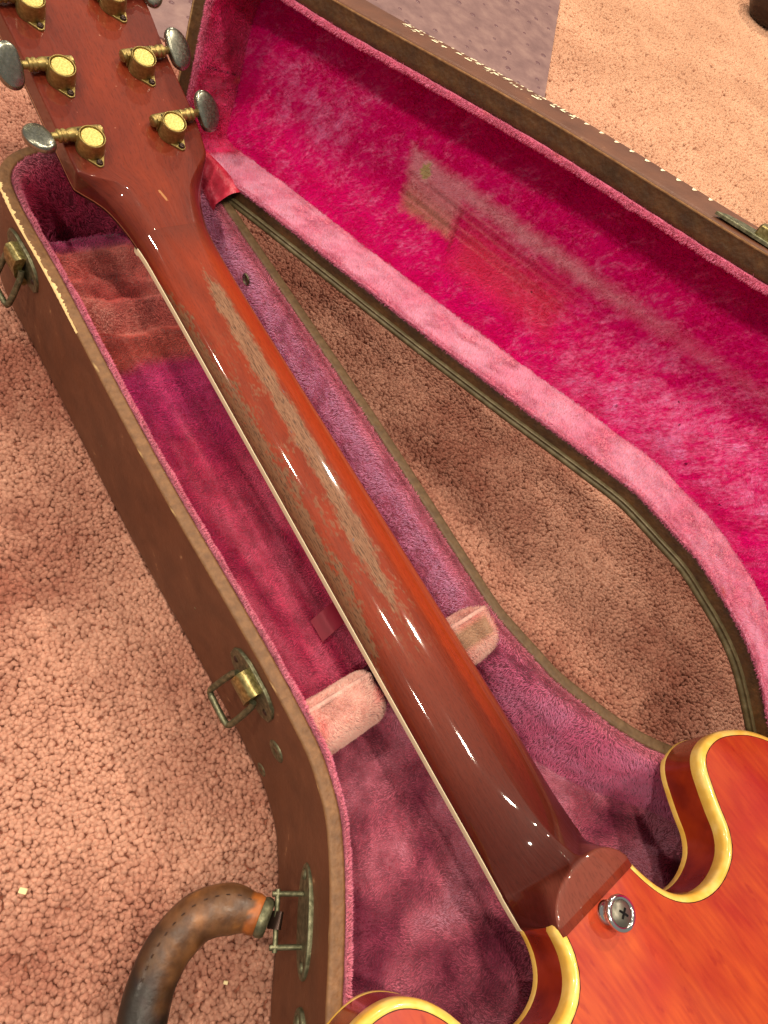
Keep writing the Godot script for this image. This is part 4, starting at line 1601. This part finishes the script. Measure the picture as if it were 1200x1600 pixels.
# one tuning machine at the origin: x towards the nut, y off the wood, z towards the bass side; sd = +1 bass, -1 treble
func machine(sd: float) -> Node3D:
	var r := Node3D.new()
	var mm := 0.001
	var g := Geo.new()
	var o := PackedVector2Array()
	var yoff := 1.6 if sd > 0 else 2.6       # the ear leans outwards a little
	for k in 22:                              # round part
		var w := deg_to_rad(lerpf(62.0, 298.0, k / 21.0))
		o.append(Vector2(cos(w) * 7.6, sin(w) * 7.6) * mm)
	for k in 9:                               # ear
		var w := deg_to_rad(lerpf(-62.0, 62.0, k / 8.0))
		o.append(Vector2(9.6 + cos(w) * 2.5, -yoff * 0.6 + sin(w) * 2.5) * mm)
	g.prism(o, 0.0, 0.0012, 0.0004)
	obj("base_plate", g, M.gold, r)
	g = Geo.new()
	g.lathe([[0.0, 0.0021], [0.0007, 0.0021], [0.0010, 0.0026], [0.0015, 0.0024], [0.0019, 0.0016], [0.0019, 0.0008]], Transform3D(Basis(), Vector3(9.6, 0, -yoff * 0.6) * mm), 14)
	obj("mounting_screw", g, M.dark_metal, r)
	g = Geo.new()
	g.lathe([[0.0078, 0.0008], [0.0077, 0.004], [0.0074, 0.0085], [0.0073, 0.0102], [0.0071, 0.0109], [0.0068, 0.0111], [0.0065, 0.0109], [0.0064, 0.0098]], Transform3D(), 40)
	obj("housing", g, M.gold, r)
	g = Geo.new()
	g.lathe([[0.0060, 0.0096], [0.0059, 0.0104], [0.0055, 0.0106], [0.0030, 0.0106], [0.0, 0.0107]], Transform3D(), 40)
	for k in 12:                              # stamped marks round the cap
		var w := TAU * k / 12.0
		g.box(Vector3(0.0010, 0.00022, 0.0004), Transform3D(Basis(Vector3.UP, w), Vector3(cos(w) * 0.0047, 0.01062, -sin(w) * 0.0047)), 0.00005)
	obj("cap_disc", g, M.disc, r)
	# worm casing beside the housing, towards the tip
	g = Geo.new()
	var z0 := -8.0 * sd
	var z1 := 9.5 if sd < 0 else 7.0
	z1 *= sd
	var rows := []
	for q in [[-3.0, 1.0], [-3.0, 8.2], [-4.4, 8.7], [-8.6, 7.9], [-10.2, 6.4], [-10.8, 4.4], [-10.2, 2.2], [-9.2, 0.8]]:
		rows.append(PackedVector3Array([Vector3(q[0], q[1], z0) * mm, Vector3(q[0], q[1], z0 * 0.9) * mm, Vector3(q[0], q[1], z1 * 0.9) * mm, Vector3(q[0] * 0.97 - 0.2, 1.0 + (q[1] - 1.0) * 0.9, z1) * mm]))
	g.grid(rows)
	for e in [0, 3]:
		var ring := PackedVector3Array()
		for row in rows:
			ring.append(row[e])
		g.fan(ring, Vector3(0, 0, (z0 if e == 0 else z1)))
	# end boss
	g.lathe([[0.0034, -0.001], [0.0034, 0.0012], [0.0029, 0.0019], [0.0, 0.0021]], Transform3D(Basis(Vector3.RIGHT, Vector3(0, 0, -sd), Vector3(0, sd, 0)), Vector3(-6.8, 5.0, z0) * mm), 18)
	obj("worm_casing", g, M.gold, r)
	# maker's stamp on the sloping top of the casing
	var tm := TextMesh.new()
	tm.text = "GROVER"
	var sf := SystemFont.new()
	sf.font_names = PackedStringArray(["Droid Sans"])
	sf.font_weight = 700
	tm.font = sf
	tm.font_size = 16
	tm.pixel_size = 0.000155
	tm.depth = 0.0002
	var st := MeshInstance3D.new()
	st.name = "stamp"
	st.mesh = tm
	st.material_override = M.stamp
	r.add_child(st)
	var yy := Vector3(-0.18, 1.0, 0).normalized()
	var xx := Vector3(0, 0, -1)
	st.transform = Transform3D(Basis(xx, -yy.cross(xx) * -1.0, yy), Vector3(-6.9, 8.42, 0.4 * sd) * mm)
	st.basis = Basis(xx, yy.cross(xx), yy)
	# shaft and collars
	g = Geo.new()
	var ax := Transform3D(Basis(Vector3.RIGHT, Vector3(0, 0, sd), Vector3(0, -sd, 0)), Vector3(-6.8, 5.0, (9.0 if sd < 0 else 6.4) * sd) * mm)
	g.lathe([[0.0036, 0.0], [0.0034, 0.0026], [0.0029, 0.0034], [0.0029, 0.0046], [0.0036, 0.0052], [0.0036, 0.0064], [0.0029, 0.0069], [0.0029, 0.0075], [0.0036, 0.0080], [0.0036, 0.0092], [0.0028, 0.0097], [0.0022, 0.0100], [0.0022, 0.0125], [0.0, 0.0126]], ax, 20)
	obj("shaft", g, M.gold, r)
	# button: a kidney, flat and rounded at the rim
	g = Geo.new()
	var ring_rows := []
	var out2 := PackedVector2Array()
	for k in 40:
		var w := TAU * k / 40.0
		var a := cos(w)
		var b := sin(w)
		var rr := 1.0 - 0.16 * exp(-pow((a + 1.0) / 0.22, 2)) 
		out2.append(Vector2(a * 8.8 * (1.0 if a > 0 else 0.84), b * 11.8) * rr)
	for q in [[0.0, -3.1], [0.5, -3.0], [0.82, -2.7], [0.94, -2.0], [0.99, -1.0], [1.0, 0.0], [0.99, 1.0], [0.94, 2.0], [0.82, 2.7], [0.5, 3.0], [0.0, 3.1]]:
		var row := PackedVector3Array()
		for k in 41:
			var p: Vector2 = out2[k % 40] * q[0]
			row.append(Vector3(p.y, q[1], (9.0 + p.x) * sd) * mm)
		ring_rows.append(row)
	g.grid(ring_rows)
	var bt := obj("button", g, M.nickel, r)
	bt.position = Vector3(-6.8, 5.0, (19.0 if sd < 0 else 16.2) * sd) * mm
	for kk in 1:
		pass
	return r

func body(gt: Node) -> void:
	var a := []
	for p in [[424.5, 27.5], [429, 28.6], [436, 30.8], [445, 35], [452.5, 41.5], [457.6, 50], [460.2, 61], [459.4, 72], [455.4, 82], [448.6, 88], [439, 91.6], [428.5, 96], [418.5, 101.2], [413.4, 107], [411.2, 116], [412.2, 127], [418.5, 141], [426, 151.5], [440, 163], [462, 169], [495, 167], [530, 158], [562, 151], [600, 152], [640, 168], [690, 188], [745, 198], [800, 192], [850, 164], [882, 112], [892, 40], [891, -30], [880, -110], [846, -168], [795, -200], [740, -208], [690, -200], [640, -182], [600, -168], [562, -166], [530, -172], [495, -178], [462, -177], [435, -168], [412, -154], [400, -140], [394.5, -127], [393.8, -115], [396.8, -104.5], [404, -95.5], [413.6, -89.2], [424, -85], [435, -79.5], [443.5, -71], [448.5, -60], [449, -49], [446, -39.5], [441, -33.6], [433.5, -29.6], [426, -28.2], [422.5, -28]]:
		a.append(Vector2(p[0], p[1]))
	var o := curve(a, 3.0, false)
	o = o.slice(0, o.size())
	# close along the neck end
	for k in range(1, 18):
		o.append(Vector2(418.0, -26.5).lerp(Vector2(419.0, 26.0), k / 18.0))
	var nn := normals2(o)
	var back := 90.6
	var front := 57.2
	var g := Geo.new()
	g.grid(loft(o, nn, [[-0.3, front + 4.1], [-0.05, front + 4.4], [-0.05, back - 8.6], [-0.3, back - 8.3]], p3))
	obj("sides", g, M.side, gt)
	g = Geo.new()
	g.grid(loft(o, nn, [[-2.0, front], [-0.4, front + 0.1], [0.1, front + 0.6], [0.1, front + 4.0], [-0.4, front + 4.4]], p3))
	obj("front_binding", g, M.binding, gt)
	g = Geo.new()
	g.grid(loft(o, nn, [[-0.5, back - 8.6], [0.05, back - 8.3], [0.15, back - 3.4], [-0.3, back - 1.7], [-1.3, back - 0.6], [-2.4, back - 0.1], [-3.4, back], [-3.6, back - 0.6]], p3))
	obj("back_binding", g, M.binding, gt)
	g = Geo.new()
	g.grid(loft(o, nn, [[-3.35, back - 0.5], [-3.4, back + 0.03], [-3.8, back + 0.06], [-4.0, back - 0.4]], p3))
	obj("binding_line", g, M.line, gt)
	var inner := PackedVector2Array()
	for k in o.size():
		var q := o[k] + nn[k] * -3.8
		if inner.size() == 0 or q.distance_to(inner[inner.size() - 1]) > 1.2: inner.append(q)
	g = Geo.new()
	fill(g, inner, 9.0, func(x, u):
			var d := 1e9
			for k in range(0, inner.size(), 2):
				d = minf(d, inner[k].distance_squared_to(Vector2(x, u)))
			d = sqrt(d)
			return p3(x, back + 5.5 * (1.0 - exp(-d / 60.0)), u), Vector3.UP,
		func(x, u): return Vector2((x - 380.0) / 260.0, (u + 180.0) / 360.0))
	obj("back", g, M.body, gt)
	g = Geo.new()
	fill(g, inner, 40.0, func(x, u): return p3(x, front + 0.02, u), Vector3.DOWN)
	obj("top", g, M.side, gt)
	# strap button and its cross-head screw
	var f := Transform3D(Basis(Vector3(0, 0, 1), -0.03), p3(432.8, back - 0.2, -0.4))
	g = Geo.new()
	g.lathe([[0.0056, -0.001], [0.0056, 0.0012], [0.0046, 0.0022], [0.0037, 0.0040], [0.0036, 0.0066], [0.0046, 0.0078], [0.0070, 0.0088], [0.0078, 0.0094], [0.0079, 0.0106], [0.0074, 0.0114], [0.0062, 0.0116], [0.0056, 0.0110]], f, 36)
	var sb := obj("strap_button", g, M.chrome, gt)
	g = Geo.new()
	g.lathe([[0.0057, 0.0106], [0.0050, 0.0116], [0.0030, 0.0123], [0.0, 0.0125]], f, 28)
	var sc := obj("button_screw", g, M.dark_nickel if M.has("dark_nickel") else M.brass, sb)
	g = Geo.new()
	for k in 2:
		g.box(Vector3(0.0050, 0.0006, 0.0010), f * Transform3D(Basis(Vector3.UP, 0.5 + PI / 2 * k), Vector3(0, 0.01242 + 0.00004 * k, 0)), 0.0001)
	obj("cross_slot", g, M.face, sb)

# ------------------------------------------------------------------ round about
func make_small_things() -> void:
	# vinyl floor mat with its studs
	var mt := base("floor_mat")
	tag(mt, "mauve textured floor mat lying on the carpet behind the lid", "floor mat")
	var g := Geo.new()
	var A := MAT_A * 1100.0
	var B := MAT_B * 700.0
	var o := PackedVector2Array()
	for q in [MAT_C, MAT_C + A, MAT_C + A + B, MAT_C + B]:
		o.append(Vector2(q.x, -q.y) * 0.001)
	g.prism(o, -0.003, 0.0022, 0.0008)
	obj("sheet", g, M.floor_mat, mt)
	var st := Geo.new()
	st.lathe([[0.0042, -0.0003], [0.0036, 0.0006], [0.0, 0.0009]], Transform3D(), 8)
	var xfs := []
	var cols := PackedColorArray()
	for i in 40:
		for j in 28:
			var q := MAT_C + MAT_A * (12.0 + i * 26.0 + (13.0 if j % 2 else 0.0) + rng.randf_range(-8, 8)) + MAT_B * (12.0 + j * 24.0 + rng.randf_range(-8, 8))
			if rng.randf() < 0.4: continue
			xfs.append(Transform3D(Basis.from_scale(Vector3.ONE * rng.randf_range(0.5, 1.0)), p3(q.x, 2.2, q.y)))
			cols.append(Color.WHITE)
	copies("studs", st.mesh(), M.cleat, xfs, cols, mt)
	# turned furniture foot
	var ft := base("furniture_leg")
	tag(ft, "dark turned wooden leg standing on the carpet beyond the lid", "furniture leg")
	ft.position = p3(-362, 0, 1378)
	g = Geo.new()
	g.lathe([[0.0, 0.0], [0.022, 0.0], [0.030, 0.006], [0.041, 0.018], [0.046, 0.034], [0.044, 0.050], [0.034, 0.064], [0.024, 0.070]], Transform3D(), 32)
	obj("bun_foot", g, M.dark_wood, ft)
	g = Geo.new()
	g.lathe([[0.024, 0.070], [0.031, 0.074], [0.033, 0.080], [0.030, 0.086], [0.022, 0.090], [0.026, 0.12], [0.034, 0.18], [0.036, 0.22], [0.034, 0.25], [0.0, 0.25]], Transform3D(), 32)
	obj("turned_post", g, M.dark_wood, ft)
	# crumbs on the carpet
	for q in [[278.5, -205.4, 2.6, 3.8, "small cream scrap on the carpet at the left edge of the photo"], [365.9, -147.3, 1.6, 2.2, "tiny grey crumb on the carpet between the handle and the case"]]:
		g = Geo.new()
		g.box(Vector3(q[3] * 0.001, 0.0012, q[2] * 0.001), Transform3D(Basis(Vector3(0.3, 1, 0.2).normalized(), 0.8), Vector3.ZERO), 0.0003)
		var cr := obj("lint", g, M.paper)
		cr.position = p3(q[0], 1.2, q[1])
		tag(cr, q[4], "lint", "crumbs on the carpet")
